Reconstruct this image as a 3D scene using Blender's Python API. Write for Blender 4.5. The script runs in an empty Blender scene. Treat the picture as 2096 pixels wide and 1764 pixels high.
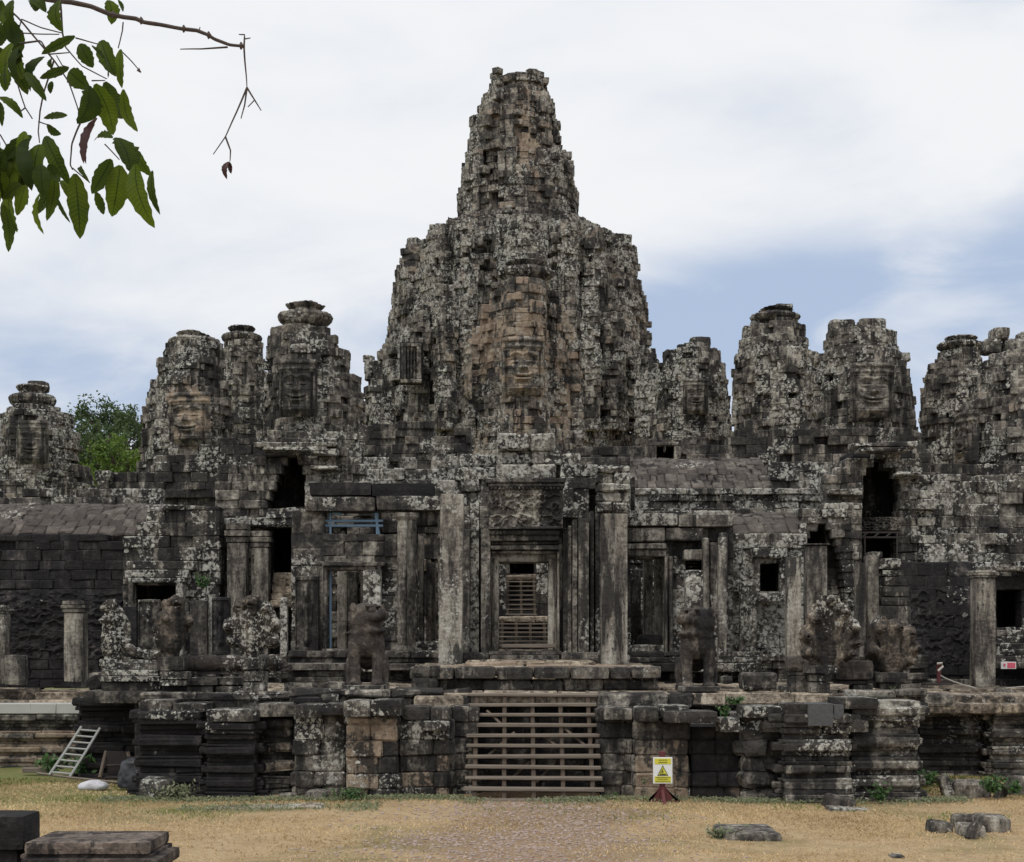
import bpy, math, random
import numpy as np
C = bpy.context
SC = C.scene
random.seed(11)
RG = np.random.default_rng(11)
R_ = math.radians
# ------------------------------------------------------------------ camera
F, HE, U0, VH = 3060.0, 3.3, 1048.0, 1310.0      # focal length in photo units, eye height, principal column, horizon row
cam = bpy.data.objects.new('camera', bpy.data.cameras.new('camera'))
C.collection.objects.link(cam)
cam.location = (0, 0, HE)
cam.rotation_euler = (R_(90), 0, 0)
cam.data.sensor_width = 36.0
cam.data.lens = 36.0 * F / 2096.0
cam.data.shift_y = (VH - 882.0) / 2096.0
cam.data.clip_end = 3000
SC.camera = cam
# ------------------------------------------------------------------ world
SUN_EL, SUN_AZ = R_(58), R_(205)
w = bpy.data.worlds.new('World'); SC.world = w; w.use_nodes = True
nt = w.node_tree; nt.nodes.clear()
def N(nt, t, **kw):
    n = nt.nodes.new(t)
    for k, v in kw.items():
        if k.startswith('i_'):
            n.inputs[int(k[2:]) if k[2:].isdigit() else k[2:].replace('_', ' ')].default_value = v
        else:
            setattr(n, k, v)
    return n
def L(nt, a, b): nt.links.new(a, b)
def math_(nt, op, a, b=None, c=None, clamp=False):
    n = nt.nodes.new('ShaderNodeMath'); n.operation = op; n.use_clamp = clamp
    for i, x in enumerate((a, b, c)):
        if x is None: continue
        if isinstance(x, (int, float)): n.inputs[i].default_value = x
        else: nt.links.new(x, n.inputs[i])
    return n.outputs[0]
def mix_(nt, f, a, b, blend='MIX'):
    n = nt.nodes.new('ShaderNodeMix'); n.data_type = 'RGBA'; n.blend_type = blend
    for s, x in ((n.inputs[0], f), (n.inputs[6], a), (n.inputs[7], b)):
        if isinstance(x, (int, float)): s.default_value = x
        elif isinstance(x, tuple): s.default_value = (*x, 1)[:4]
        else: nt.links.new(x, s)
    return n.outputs[2]
def smooth_(nt, x, lo, hi):
    n = nt.nodes.new('ShaderNodeMapRange'); n.interpolation_type = 'SMOOTHSTEP'
    nt.links.new(x, n.inputs[0]); n.inputs[1].default_value = lo; n.inputs[2].default_value = hi
    return n.outputs[0]
tc = N(nt, 'ShaderNodeTexCoord')
sky = N(nt, 'ShaderNodeTexSky', sky_type='NISHITA', sun_disc=False, sun_elevation=SUN_EL, sun_rotation=SUN_AZ, air_density=1.0, dust_density=2.0)
sx = N(nt, 'ShaderNodeSeparateXYZ'); L(nt, tc.outputs['Generated'], sx.inputs[0])
el, ax, ay = sx.outputs[2], sx.outputs[0], sx.outputs[1]
def blob(a0, e0, sa, se):
    da = math_(nt, 'DIVIDE', math_(nt, 'SUBTRACT', ax, a0), sa)
    de = math_(nt, 'DIVIDE', math_(nt, 'SUBTRACT', el, e0), se)
    q = math_(nt, 'ADD', math_(nt, 'MULTIPLY', da, da), math_(nt, 'MULTIPLY', de, de))
    return math_(nt, 'POWER', 2.718, math_(nt, 'MULTIPLY', q, -1.0))
mp = N(nt, 'ShaderNodeMapping'); mp.inputs['Scale'].default_value = (3.2, 3.2, 9.0); mp.inputs['Location'].default_value = (0.4, 2.2, 1.3)
L(nt, tc.outputs['Generated'], mp.inputs[0])
cn = N(nt, 'ShaderNodeTexNoise', i_Scale=1.3, i_Detail=9.0, i_Roughness=0.55, i_Distortion=0.35); L(nt, mp.outputs[0], cn.inputs['Vector'])
b = math_(nt, 'MULTIPLY', blob(0.27, 0.215, 0.20, 0.045), 1.0)
for a in ((0.10, 0.20, 0.10, 0.035, .55), (-0.28, 0.165, 0.13, 0.035, .75), (-0.10, 0.20, 0.06, 0.03, .35), (0.29, 0.40, 0.05, 0.03, .5),
          (0.14, 0.335, 0.10, 0.025, .25), (0.33, 0.28, 0.05, 0.05, .4), (-0.24, 0.26, 0.12, 0.03, .15), (0.05, 0.12, 0.5, 0.06, .45)):
    b = math_(nt, 'ADD', b, math_(nt, 'MULTIPLY', blob(*a[:4]), a[4]))
mq = N(nt, 'ShaderNodeMapping'); mq.inputs['Scale'].default_value = (7, 7, 16); mq.inputs['Location'].default_value = (3.1, .7, 5.2); L(nt, tc.outputs['Generated'], mq.inputs[0])
cq = N(nt, 'ShaderNodeTexNoise', i_Scale=1.0, i_Detail=7.0, i_Roughness=0.55, i_Distortion=0.5); L(nt, mq.outputs[0], cq.inputs['Vector'])
b = math_(nt, 'MULTIPLY', b, math_(nt, 'ADD', .60, math_(nt, 'MULTIPLY', smooth_(nt, cq.outputs[0], .30, .62), .8)))
cov = math_(nt, 'ADD', math_(nt, 'MULTIPLY', math_(nt, 'SUBTRACT', cn.outputs[0], 0.5), 1.5), b)
cov = smooth_(nt, cov, -0.02, 1.15)
skyc = mix_(nt, 0.85, sky.outputs[0], (5.0, 6.1, 8.1))
cl = mix_(nt, cov, (9.35, 9.5, 9.75), skyc)
bg = N(nt, 'ShaderNodeBackground', i_Strength=0.095); L(nt, cl, bg.inputs[0])
out = N(nt, 'ShaderNodeOutputWorld'); L(nt, bg.outputs[0], out.inputs[0])
# ------------------------------------------------------------------ sun
sl = bpy.data.lights.new('sun', 'SUN'); sl.energy = 1.5; sl.angle = R_(18); sl.color = (1.0, 0.95, 0.87)
sun = bpy.data.objects.new('sun', sl); C.collection.objects.link(sun)
sun.rotation_euler = (R_(90) - SUN_EL, 0, R_(-25)); sun.location = (-20, -20, 60)
SC.view_settings.view_transform = 'Standard'; SC.view_settings.look = 'None'
SC.view_settings.exposure = 0.0; SC.view_settings.gamma = 1.0
# ------------------------------------------------------------------ materials
def newmat(name):
    m = bpy.data.materials.new(name); m.use_nodes = True
    t = m.node_tree; b = t.nodes['Principled BSDF']; b.inputs['Roughness'].default_value = .9
    b.inputs['Specular IOR Level'].default_value = .2
    return m, t, b
def noise_(t, vec, scale, detail=5, rough=.6, dist=0):
    n = N(t, 'ShaderNodeTexNoise', i_Scale=scale, i_Detail=detail, i_Roughness=rough, i_Distortion=dist); L(t, vec, n.inputs['Vector']); return n.outputs[0]
def attr_(t, name):
    n = N(t, 'ShaderNodeAttribute'); n.attribute_name = name; return n.outputs['Fac']
def stone_mat(name, crust=.5, lich=.5, tint=(1, 1, 1), spot=1.0, bump=.5, base=1.0, brown=.0, zs=1.0):
    m, t, b = newmat(name)
    pos = N(t, 'ShaderNodeNewGeometry').outputs['Position']
    tan, lic, rnd = attr_(t, 'tan'), attr_(t, 'lic'), attr_(t, 'rnd')
    mz = N(t, 'ShaderNodeMapping'); mz.inputs['Scale'].default_value = (1, 1, zs); L(t, pos, mz.inputs[0]); psz = mz.outputs[0]
    n1 = noise_(t, pos, .33, 4, .6, .6)
    n2 = noise_(t, psz, 1.7 * spot, 6, .68, .3)
    n3 = noise_(t, pos, 7.5 * spot, 4, .65)
    mp = N(t, 'ShaderNodeMapping'); mp.inputs['Scale'].default_value = (2.2, 2.2, .22); L(t, pos, mp.inputs[0])
    st = noise_(t, mp.outputs[0], 1.0, 5, .62, .4)
    # weathered sandstone: dark / mid / pale by patches and by block
    n4 = noise_(t, psz, 3.6 * spot, 5, .7, .5)
    ms = N(t, 'ShaderNodeMapping'); ms.inputs['Scale'].default_value = (2.0, 2.0, 9.0); L(t, pos, ms.inputs[0])
    sr = noise_(t, ms.outputs[0], 1.0, 4, .6, .3)
    k = math_(t, 'ADD', math_(t, 'MULTIPLY', math_(t, 'SUBTRACT', n2, .5), 1.5), math_(t, 'MULTIPLY', math_(t, 'SUBTRACT', rnd, .5), .30))
    k = math_(t, 'ADD', k, math_(t, 'MULTIPLY', math_(t, 'SUBTRACT', n4, .5), 1.25))
    k = math_(t, 'ADD', k, math_(t, 'MULTIPLY', math_(t, 'SUBTRACT', sr, .5), .22))
    k = math_(t, 'ADD', k, math_(t, 'MULTIPLY', math_(t, 'SUBTRACT', n1, .5), 1.3))
    k = math_(t, 'ADD', k, math_(t, 'MULTIPLY', math_(t, 'SUBTRACT', n3, .5), .8))
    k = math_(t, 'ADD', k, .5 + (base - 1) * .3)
    cr = N(t, 'ShaderNodeValToRGB'); L(t, k, cr.inputs[0])
    e = cr.color_ramp.elements
    def s(c): return (c[0] * tint[0], c[1] * tint[1], c[2] * tint[2], 1)
    e[0].position = .10; e[0].color = s((.030, .029, .029))
    e[1].position = 1.0; e[1].color = s((.50, .48, .43))
    for p, c in ((.33, (.068, .062, .056)), (.54, (.168, .153, .133)), (.77, (.335, .312, .268))):
        x = e.new(p); x.color = s(c)
    col = cr.outputs[0]
    # bare warm sandstone where the crust has come off
    tc1 = mix_(t, smooth_(t, n4, .35, .65), (.215, .160, .115), (.37, .305, .23))
    tc1 = mix_(t, math_(t, 'MULTIPLY', smooth_(t, rnd, .6, 1.0), .5), tc1, (.215, .15, .12))
    tf = math_(t, 'ADD', math_(t, 'MULTIPLY', tan, .88), math_(t, 'ADD', math_(t, 'MULTIPLY', math_(t, 'SUBTRACT', n2, .5), 1.3), math_(t, 'MULTIPLY', math_(t, 'SUBTRACT', rnd, .5), .5)))
    tf = math_(t, 'MULTIPLY', smooth_(t, tf, .42, .80), .88)
    col = mix_(t, tf, col, tc1)
    if brown: col = mix_(t, brown, col, mix_(t, rnd, (.060, .049, .044), (.105, .088, .079)))
    # black algae crust: runs down the face, sharp edged
    cf = math_(t, 'ADD', st, math_(t, 'MULTIPLY', math_(t, 'SUBTRACT', n1, .5), 1.0))
    cf = math_(t, 'ADD', cf, math_(t, 'MULTIPLY', math_(t, 'SUBTRACT', n4, .5), .55))
    cf = math_(t, 'SUBTRACT', cf, math_(t, 'MULTIPLY', tan, .10))
    cf = math_(t, 'MULTIPLY', smooth_(t, math_(t, 'ADD', cf, math_(t, 'MULTIPLY', math_(t, 'SUBTRACT', n3, .5), .30)), .685 - crust * .36, .785 - crust * .34), .90)
    col = mix_(t, cf, col, mix_(t, n3, (.0070, .0070, .0085), (.024, .0225, .0235)))
    # pale lichen: clumped patches plus round spots, thicker on upward faces
    nz = N(t, 'ShaderNodeSeparateXYZ'); L(t, N(t, 'ShaderNodeNewGeometry').outputs['Normal'], nz.inputs[0])
    upf = math_(t, 'MAXIMUM', nz.outputs[2], 0.0)
    lv = math_(t, 'ADD', math_(t, 'ADD', lic, lich - .5), math_(t, 'MULTIPLY', upf, .12))
    big = noise_(t, pos, .42, 4, .55, .6)
    gate = smooth_(t, math_(t, 'ADD', big, math_(t, 'MULTIPLY', lv, .26)), .49, .62)
    g = noise_(t, pos, 3.3 * spot, 6, .72, .8)
    gf = math_(t, 'ADD', g, math_(t, 'MULTIPLY', math_(t, 'SUBTRACT', n3, .5), .8))
    gf = math_(t, 'ADD', gf, math_(t, 'ADD', math_(t, 'MULTIPLY', gate, .27), math_(t, 'MULTIPLY', lv, .10)))
    gf = math_(t, 'MULTIPLY', smooth_(t, gf, .79, .885), .82)
    col = mix_(t, gf, col, mix_(t, smooth_(t, n3, .35, .65), (.22, .216, .195), (.46, .452, .41)))
    wv = N(t, 'ShaderNodeVectorMath', operation='ADD'); L(t, pos, wv.inputs[0])
    wn = N(t, 'ShaderNodeTexNoise', i_Scale=4.0, i_Detail=3.0); L(t, pos, wn.inputs['Vector'])
    ws = N(t, 'ShaderNodeVectorMath', operation='SCALE'); L(t, wn.outputs['Color'], ws.inputs[0]); ws.inputs['Scale'].default_value = .22
    L(t, ws.outputs[0], wv.inputs[1])
    for sc_, kk, hi in ((4.4 * spot, .62, .90), (10.5 * spot, .72, .80)):
        vo = N(t, 'ShaderNodeTexVoronoi', i_Scale=sc_); L(t, wv.outputs[0], vo.inputs['Vector'])
        sp = N(t, 'ShaderNodeSeparateColor'); L(t, vo.outputs['Color'], sp.inputs[0])
        rad = math_(t, 'MULTIPLY', math_(t, 'SUBTRACT', math_(t, 'ADD', sp.outputs[0], math_(t, 'MULTIPLY', lv, .4)), .62), kk)
        rad = math_(t, 'ADD', rad, math_(t, 'ADD', math_(t, 'MULTIPLY', math_(t, 'SUBTRACT', gate, .62), .42), math_(t, 'MULTIPLY', math_(t, 'SUBTRACT', n2, .5), .5)))
        vf = smooth_(t, math_(t, 'SUBTRACT', rad, vo.outputs['Distance']), -.02, .10)
        col = mix_(t, math_(t, 'MULTIPLY', vf, hi), col, mix_(t, sp.outputs[1], (.28, .278, .25), (.56, .555, .505)))
    L(t, col, b.inputs['Base Color'])
    hb = math_(t, 'ADD', math_(t, 'MULTIPLY', n2, .9), math_(t, 'MULTIPLY', n3, .55))
    fn = noise_(t, pos, 26, 3, .6)
    hb = math_(t, 'ADD', hb, math_(t, 'MULTIPLY', fn, .22)); hb = math_(t, 'ADD', hb, math_(t, 'MULTIPLY', n4, .6)); hb = math_(t, 'ADD', hb, math_(t, 'MULTIPLY', sr, .38))
    bp = N(t, 'ShaderNodeBump', i_Strength=bump, i_Distance=.12); L(t, hb, bp.inputs['Height']); L(t, bp.outputs[0], b.inputs['Normal'])
    return m
def plain_mat(name, col, rough=.8, var=.25, scale=6, spec=.2, stretch=(1, 1, 1), bump=.2):
    m, t, b = newmat(name)
    pos = N(t, 'ShaderNodeNewGeometry').outputs['Position']
    mp = N(t, 'ShaderNodeMapping'); mp.inputs['Scale'].default_value = stretch; L(t, pos, mp.inputs[0])
    n = noise_(t, mp.outputs[0], scale, 5, .65)
    f = math_(t, 'ADD', math_(t, 'MULTIPLY', math_(t, 'SUBTRACT', n, .5), var * 3), 1.0)
    cc = N(t, 'ShaderNodeVectorMath', operation='SCALE'); cc.inputs[0].default_value = col; L(t, f, cc.inputs['Scale'])
    L(t, cc.outputs[0], b.inputs['Base Color']); b.inputs['Roughness'].default_value = rough; b.inputs['Specular IOR Level'].default_value = spec
    bp = N(t, 'ShaderNodeBump', i_Strength=bump, i_Distance=.02); L(t, n, bp.inputs['Height']); L(t, bp.outputs[0], b.inputs['Normal'])
    return m
MT = {}
MT['tower'] = stone_mat('tower_sandstone', crust=.60, lich=.66, spot=.85)
MT['far'] = stone_mat('far_tower_sandstone', crust=.64, lich=.64, spot=.8)
MT['wall'] = stone_mat('gallery_sandstone', crust=.72, lich=.48, spot=1.1, base=.85)
MT['black'] = stone_mat('black_crusted_sandstone', crust=1.12, lich=.28, spot=1.2, base=.40, tint=(.92, .92, 1.0))
MT['porch'] = stone_mat('porch_sandstone', crust=.62, lich=.58, spot=1.2, base=.95)
MT['terrace'] = stone_mat('terrace_sandstone', crust=.70, lich=.44, spot=1.4, base=.95)
MT['slab'] = stone_mat('worn_paving_sandstone', crust=.12, lich=.25, spot=1.5, base=1.35, tint=(1.12, 1.02, .92))
MT['roof'] = stone_mat('roof_stone_tiles', crust=.30, lich=.30, spot=1.2, base=.7, brown=.72)
MT['pillar'] = stone_mat('pillar_sandstone', crust=.40, lich=.42, spot=1.5, base=1.08, zs=.22)
MT['carved'] = stone_mat('carved_panel_sandstone', crust=.20, lich=.42, spot=1.5, base=1.05)
MT['pale'] = stone_mat('clean_dressed_sandstone', crust=.18, lich=.30, spot=1.5, base=1.25, zs=.25)
MT['beam'] = stone_mat('fallen_beam_sandstone', crust=.28, lich=.22, spot=1.6, base=.55, tint=(1.08, .96, .94), brown=.45)
MT['statue'] = stone_mat('statue_sandstone', crust=.50, lich=.40, spot=1.6, base=.35, tint=(1.02, .96, .92), bump=.5, brown=.3)
MT['naga'] = stone_mat('naga_sandstone', crust=.60, lich=.44, spot=1.7, base=.6, tint=(1.05, .97, .9), bump=.5)
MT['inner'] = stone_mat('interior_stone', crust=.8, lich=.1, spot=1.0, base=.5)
MT['newstone'] = plain_mat('new_grey_stone', (.085, .088, .092), .9, .35, 14.0, bump=.5)
MT['gravel'] = plain_mat('pale_path_chips', (.36, .285, .245), .9, .35, 5.0)
MT['wood'] = plain_mat('weathered_timber', (.175, .148, .122), .8, .42, 3.0, stretch=(.6, 6, 6))
MT['darkwood'] = plain_mat('dark_timber', (.12, .095, .075), .85, .3, 4.0, stretch=(4, 4, .6))
MT['concrete'] = plain_mat('pale_concrete', (.42, .42, .40), .85, .12, 2.0)
MT['steel'] = plain_mat('blue_painted_steel', (.19, .30, .42), .5, .15, 5.0, spec=.4)
MT['alu'] = plain_mat('dull_aluminium', (.32, .33, .32), .55, .12, 5.0, spec=.5)
MT['maroon'] = plain_mat('maroon_paint', (.105, .03, .032), .6, .2, 6.0, spec=.3)
MT['white'] = plain_mat('white_board', (.72, .74, .74), .5, .04, 6.0, spec=.3, bump=.02)
MT['yellow'] = plain_mat('yellow_print', (.62, .58, .06), .5, .05, 6.0, spec=.3, bump=.02)
MT['ink'] = plain_mat('dark_green_ink', (.05, .06, .035), .6, .05, 6.0, bump=.02)
MT['pink'] = plain_mat('red_print', (.62, .12, .18), .5, .05, 6.0, bump=.02)
MT['tarp'] = plain_mat('black_plastic', (.022, .024, .03), .42, .3, 7.0, spec=.5, bump=.6)
MT['sack'] = plain_mat('white_woven_sack', (.52, .52, .56), .7, .22, 9.0, bump=.5)
MT['rope'] = plain_mat('pale_rope', (.42, .40, .36), .9, .2, 40.0, bump=.3)
MT['rust'] = plain_mat('rusty_steel', (.040, .034, .033), .7, .35, 8.0)
MT['bark'] = plain_mat('twig_bark', (.085, .066, .06), .85, .35, 30.0, bump=.6)
def leaf_mat(name, c1, c2, tr=.35, scale=4.0, rough=.5, spec=.35):
    m, t, b = newmat(name)
    rnd = attr_(t, 'rnd')
    pos = N(t, 'ShaderNodeNewGeometry').outputs['Position']
    n = noise_(t, pos, scale, 3, .6)
    if name.endswith('broad_leaf'):
        al, ac = attr_(t, 'tan'), math_(t, 'ABSOLUTE', attr_(t, 'lic'))
        vein = math_(t, 'SINE', math_(t, 'MULTIPLY', math_(t, 'SUBTRACT', al, math_(t, 'MULTIPLY', ac, .09)), 95.0))
        vein = math_(t, 'MULTIPLY', smooth_(t, vein, .55, 1.0), .35)
        vein = math_(t, 'MAXIMUM', vein, math_(t, 'MULTIPLY', math_(t, 'SUBTRACT', 1.0, smooth_(t, ac, .02, .10)), .7))
        n = math_(t, 'SUBTRACT', n, vein)
    f = math_(t, 'ADD', math_(t, 'MULTIPLY', rnd, .75), math_(t, 'MULTIPLY', math_(t, 'SUBTRACT', n, .4), .8), clamp=True)
    col = mix_(t, f, c1, c2)
    L(t, col, b.inputs['Base Color']); b.inputs['Roughness'].default_value = rough; b.inputs['Specular IOR Level'].default_value = spec
    ts = N(t, 'ShaderNodeBsdfTranslucent'); L(t, col, ts.inputs[0])
    mx = N(t, 'ShaderNodeMixShader', i_0=tr); L(t, b.outputs[0], mx.inputs[1]); L(t, ts.outputs[0], mx.inputs[2])
    L(t, mx.outputs[0], t.nodes['Material Output'].inputs[0])
    return m
MT['leaf'] = leaf_mat('broad_leaf', (.028, .048, .012), (.15, .215, .016), .56, 9.0, .55, .15)
MT['deadleaf'] = leaf_mat('dead_leaf', (.05, .022, .022), (.09, .035, .03), .2, 9.0)
MT['treeleaf'] = leaf_mat('tree_leaf', (.045, .075, .03), (.10, .145, .055), .35, .5)
MT['limeleaf'] = leaf_mat('lime_tree_leaf', (.085, .15, .03), (.18, .27, .05), .35, .5)
MT['weed'] = leaf_mat('weed_leaf', (.035, .085, .03), (.10, .20, .055), .3, 3.0)
MT['sageweed'] = leaf_mat('sage_weed_leaf', (.10, .125, .055), (.32, .34, .21), .3, 3.0)
MT['straw'] = leaf_mat('dry_grass_blade', (.27, .18, .085), (.80, .63, .38), .3, 1.2, .8, .1)
MT['greengrass'] = leaf_mat('green_grass_blade', (.085, .13, .035), (.30, .33, .10), .3, 1.0, .7, .15)
# ------------------------------------------------------------------ geometry helpers
def P(u, v, Y): return np.array(((u - U0) * Y / F, Y, HE - (v - VH) * Y / F))
def PX(u, Y): return (u - U0) * Y / F
def PZ(v, Y): return HE - (v - VH) * Y / F
def _h(ix, iy, iz):
    n = (ix.astype(np.int64) * 374761393 + iy.astype(np.int64) * 668265263 + iz.astype(np.int64) * 1274126177) & 0xffffffff
    n = ((n ^ (n >> 13)) * 1274126177) & 0xffffffff
    return ((n ^ (n >> 16)) & 0xffff) / 65535.0
def vnoise(p):
    p = np.asarray(p, float); i = np.floor(p); f = p - i; f = f * f * (3 - 2 * f); i = i.astype(np.int64)
    x, y, z = i[..., 0], i[..., 1], i[..., 2]; fx, fy, fz = f[..., 0], f[..., 1], f[..., 2]
    def l(a, b, t): return a + (b - a) * t
    return l(l(l(_h(x, y, z), _h(x + 1, y, z), fx), l(_h(x, y + 1, z), _h(x + 1, y + 1, z), fx), fy),
             l(l(_h(x, y, z + 1), _h(x + 1, y, z + 1), fx), l(_h(x, y + 1, z + 1), _h(x + 1, y + 1, z + 1), fx), fy), fz)
def fbm(p, o=4):
    p = np.asarray(p, float); s = 0; a = .5
    for k in range(o): s = s + a * (vnoise(p * 2.0 ** k + 17.3 * k) - .5); a *= .5
    return s
def rotz(a):
    c, s = math.cos(a), math.sin(a); return np.array(((c, -s, 0), (s, c, 0), (0, 0, 1)))
def rotx(a):
    c, s = math.cos(a), math.sin(a); return np.array(((1, 0, 0), (0, c, -s), (0, s, c)))
def roty(a):
    c, s = math.cos(a), math.sin(a); return np.array(((c, 0, s), (0, 1, 0), (-s, 0, c)))
class M:
    def __init__(s): s.v = []; s.q = []; s.t = []; s.a = []; s.n = 0
    def add(s, v, quads=None, tris=None, tan=0., lic=0., rnd=None):
        v = np.asarray(v, float).reshape(-1, 3); n = len(v)
        if rnd is None: rnd = RG.random()
        a = np.empty((n, 3)); a[:, 0] = tan; a[:, 1] = lic; a[:, 2] = rnd
        s.v.append(v); s.a.append(a)
        if quads is not None and len(quads): s.q.append(np.asarray(quads, np.int64).reshape(-1, 4) + s.n)
        if tris is not None and len(tris): s.t.append(np.asarray(tris, np.int64).reshape(-1, 3) + s.n)
        s.n += n
    def build(s, name, mat, parent=None, smooth=False):
        me = bpy.data.meshes.new(name)
        v = np.concatenate(s.v); a = np.concatenate(s.a)
        q = np.concatenate(s.q) if s.q else np.zeros((0, 4), np.int64)
        t = np.concatenate(s.t) if s.t else np.zeros((0, 3), np.int64)
        nl = q.size + t.size
        me.vertices.add(len(v)); me.vertices.foreach_set('co', v.astype(np.float32).ravel())
        me.loops.add(nl); me.loops.foreach_set('vertex_index', np.concatenate((q.ravel(), t.ravel())).astype(np.int32))
        me.polygons.add(len(q) + len(t))
        st = np.concatenate((np.arange(len(q)) * 4, q.size + np.arange(len(t)) * 3)).astype(np.int32)
        me.polygons.foreach_set('loop_start', st)
        try: me.polygons.foreach_set('loop_total', np.concatenate((np.full(len(q), 4), np.full(len(t), 3))).astype(np.int32))
        except Exception: pass
        me.polygons.foreach_set('use_smooth', np.full(len(q) + len(t), smooth, bool))
        for k, nm in enumerate(('tan', 'lic', 'rnd')):
            at = me.attributes.new(nm, 'FLOAT', 'POINT'); at.data.foreach_set('value', a[:, k].astype(np.float32))
        me.update(calc_edges=True); me.validate()
        me.materials.append(MT[mat] if isinstance(mat, str) else mat)
        o = bpy.data.objects.new(name, me); C.collection.objects.link(o)
        if parent is not None:
            o.parent = parent
            o.location = [-c for c in parent.location] if parent.type == 'EMPTY' else (0, 0, 0)
        return o
def tag(o, label=None, cat=None, group=None, kind=None):
    if label: o['label'] = label
    if cat: o['category'] = cat
    if group: o['group'] = group
    if kind: o['kind'] = kind
    return o
def thing(name, label, cat, loc=(0, 0, 0), group=None):
    o = bpy.data.objects.new(name, None); C.collection.objects.link(o); o.location = [float(c) for c in loc]; o.empty_display_size = .3
    return tag(o, label, cat, group)
# chamfered stone template
_S = np.array([[(1 if c >> k & 1 else -1) for k in range(3)] for c in range(8)], float)
TS = np.concatenate([_S] * 3); TM = np.ones((24, 3)); TC = np.concatenate([np.arange(8)] * 3)
for a in range(3): TM[a * 8:(a + 1) * 8, a] = 0
def _mk():
    q, t = [], []
    P0 = TS * (1 - .2 * TM)
    def orient(f):
        p = P0[f]; n = np.cross(p[1] - p[0], p[2] - p[0])
        return f if np.dot(n, p.mean(0)) > 0 else f[::-1]
    for a in range(3):
        o = [k for k in range(3) if k != a]
        for s in (0, 1):
            cs = []
            for i, j in ((0, 0), (1, 0), (1, 1), (0, 1)): cs.append(a * 8 + (s << a | i << o[0] | j << o[1]))
            q.append(orient(cs))
    for k in range(3):
        a, b = [x for x in range(3) if x != k]
        for sa in (0, 1):
            for sb in (0, 1):
                c1 = sa << a | sb << b; c2 = c1 | 1 << k
                q.append(orient([a * 8 + c1, a * 8 + c2, b * 8 + c2, b * 8 + c1]))
    for c in range(8): t.append(orient([c, 8 + c, 16 + c]))
    return np.array(q), np.array(t)
TQ, TT = _mk()
def blocks(m, c, h, yaw=0., e=.05, jit=.02, tan=0., lic=0., rot=None):
    c = np.asarray(c, float).reshape(-1, 3); n = len(c)
    if n == 0: return
    h = np.broadcast_to(np.asarray(h, float), (n, 3)); yaw = np.broadcast_to(np.asarray(yaw, float), (n,))
    e = np.minimum(np.broadcast_to(np.asarray(e, float), (n,)), .42 * h.min(1))[:, None, None]
    e = e * (0.6 + .8 * RG.random((n, 24, 1)))
    cj = RG.normal(0, 1, (n, 8, 3)) * np.asarray(jit); cj = np.clip(cj, -3 * np.max(jit), 3 * np.max(jit))
    p = TS[None] * (h[:, None, :] - e * TM[None]) + cj[:, TC, :] + RG.normal(0, 1, (n, 24, 3)) * np.asarray(jit) * .35
    if rot is not None: p = p @ np.asarray(rot).T
    cs, sn = np.cos(yaw)[:, None], np.sin(yaw)[:, None]
    q = np.empty_like(p); q[..., 0] = p[..., 0] * cs - p[..., 1] * sn; q[..., 1] = p[..., 0] * sn + p[..., 1] * cs; q[..., 2] = p[..., 2]
    q += c[:, None, :]
    off = (np.arange(n) * 24)[:, None, None]
    def ex(x): return np.repeat(np.broadcast_to(np.asarray(x, float), (n,)), 24)
    m.add(q.reshape(-1, 3), (TQ[None] + off).reshape(-1, 4), (TT[None] + off).reshape(-1, 3), ex(tan), ex(lic), ex(RG.random(n)))
def box(m, x0, x1, y0, y1, z0, z1, e=.03, jit=.006, tan=0., lic=0., rot=None, yaw=0.):
    blocks(m, [((x0 + x1) / 2, (y0 + y1) / 2, (z0 + z1) / 2)], [(abs(x1 - x0) / 2, abs(y1 - y0) / 2, abs(z1 - z0) / 2)], yaw, e, jit, tan, lic, rot)
def rbox(m, c, h, step=.12, amp=.03, e=.06, R=None, tan=0., lic=0., fr=1.6):
    """subdivided, rounded and eroded stone"""
    h = np.asarray(h, float); vs = []; qs = []; n0 = 0
    for a in range(3):
        o = [k for k in range(3) if k != a]
        na = [max(2, min(40, int(2 * h[k] / step) + 1)) for k in o]
        g0, g1 = np.meshgrid(np.linspace(-1, 1, na[0]), np.linspace(-1, 1, na[1]), indexing='ij')
        for s in (-1, 1):
            p = np.zeros((na[0], na[1], 3)); p[..., a] = s * h[a]; p[..., o[0]] = g0 * h[o[0]]; p[..., o[1]] = g1 * h[o[1]]
            idx = np.arange(na[0] * na[1]).reshape(na[0], na[1]) + n0
            f = np.stack((idx[:-1, :-1], idx[1:, :-1], idx[1:, 1:], idx[:-1, 1:]), -1).reshape(-1, 4)
            flip = (s < 0) ^ (a == 1)
            qs.append(f[:, ::-1] if flip else f); vs.append(p.reshape(-1, 3)); n0 += na[0] * na[1]
    p = np.concatenate(vs); q = np.concatenate(qs)
    ee = min(e, .45 * h.min()); c0 = np.clip(p, -(h - ee), h - ee); d = p - c0
    ln = np.linalg.norm(d, axis=1, keepdims=True); p = c0 + d / np.maximum(ln, 1e-6) * np.minimum(ln, ee)
    s0 = RG.random(3) * 50
    nn = p / np.maximum(np.linalg.norm(p, axis=1, keepdims=True), 1e-6)
    p = p + nn * (fbm(p * fr + s0, 4)[:, None] * amp * 2.2)
    if R is not None: p = p @ np.asarray(R).T
    m.add(p + np.asarray(c, float), q, None, tan, lic)
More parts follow.
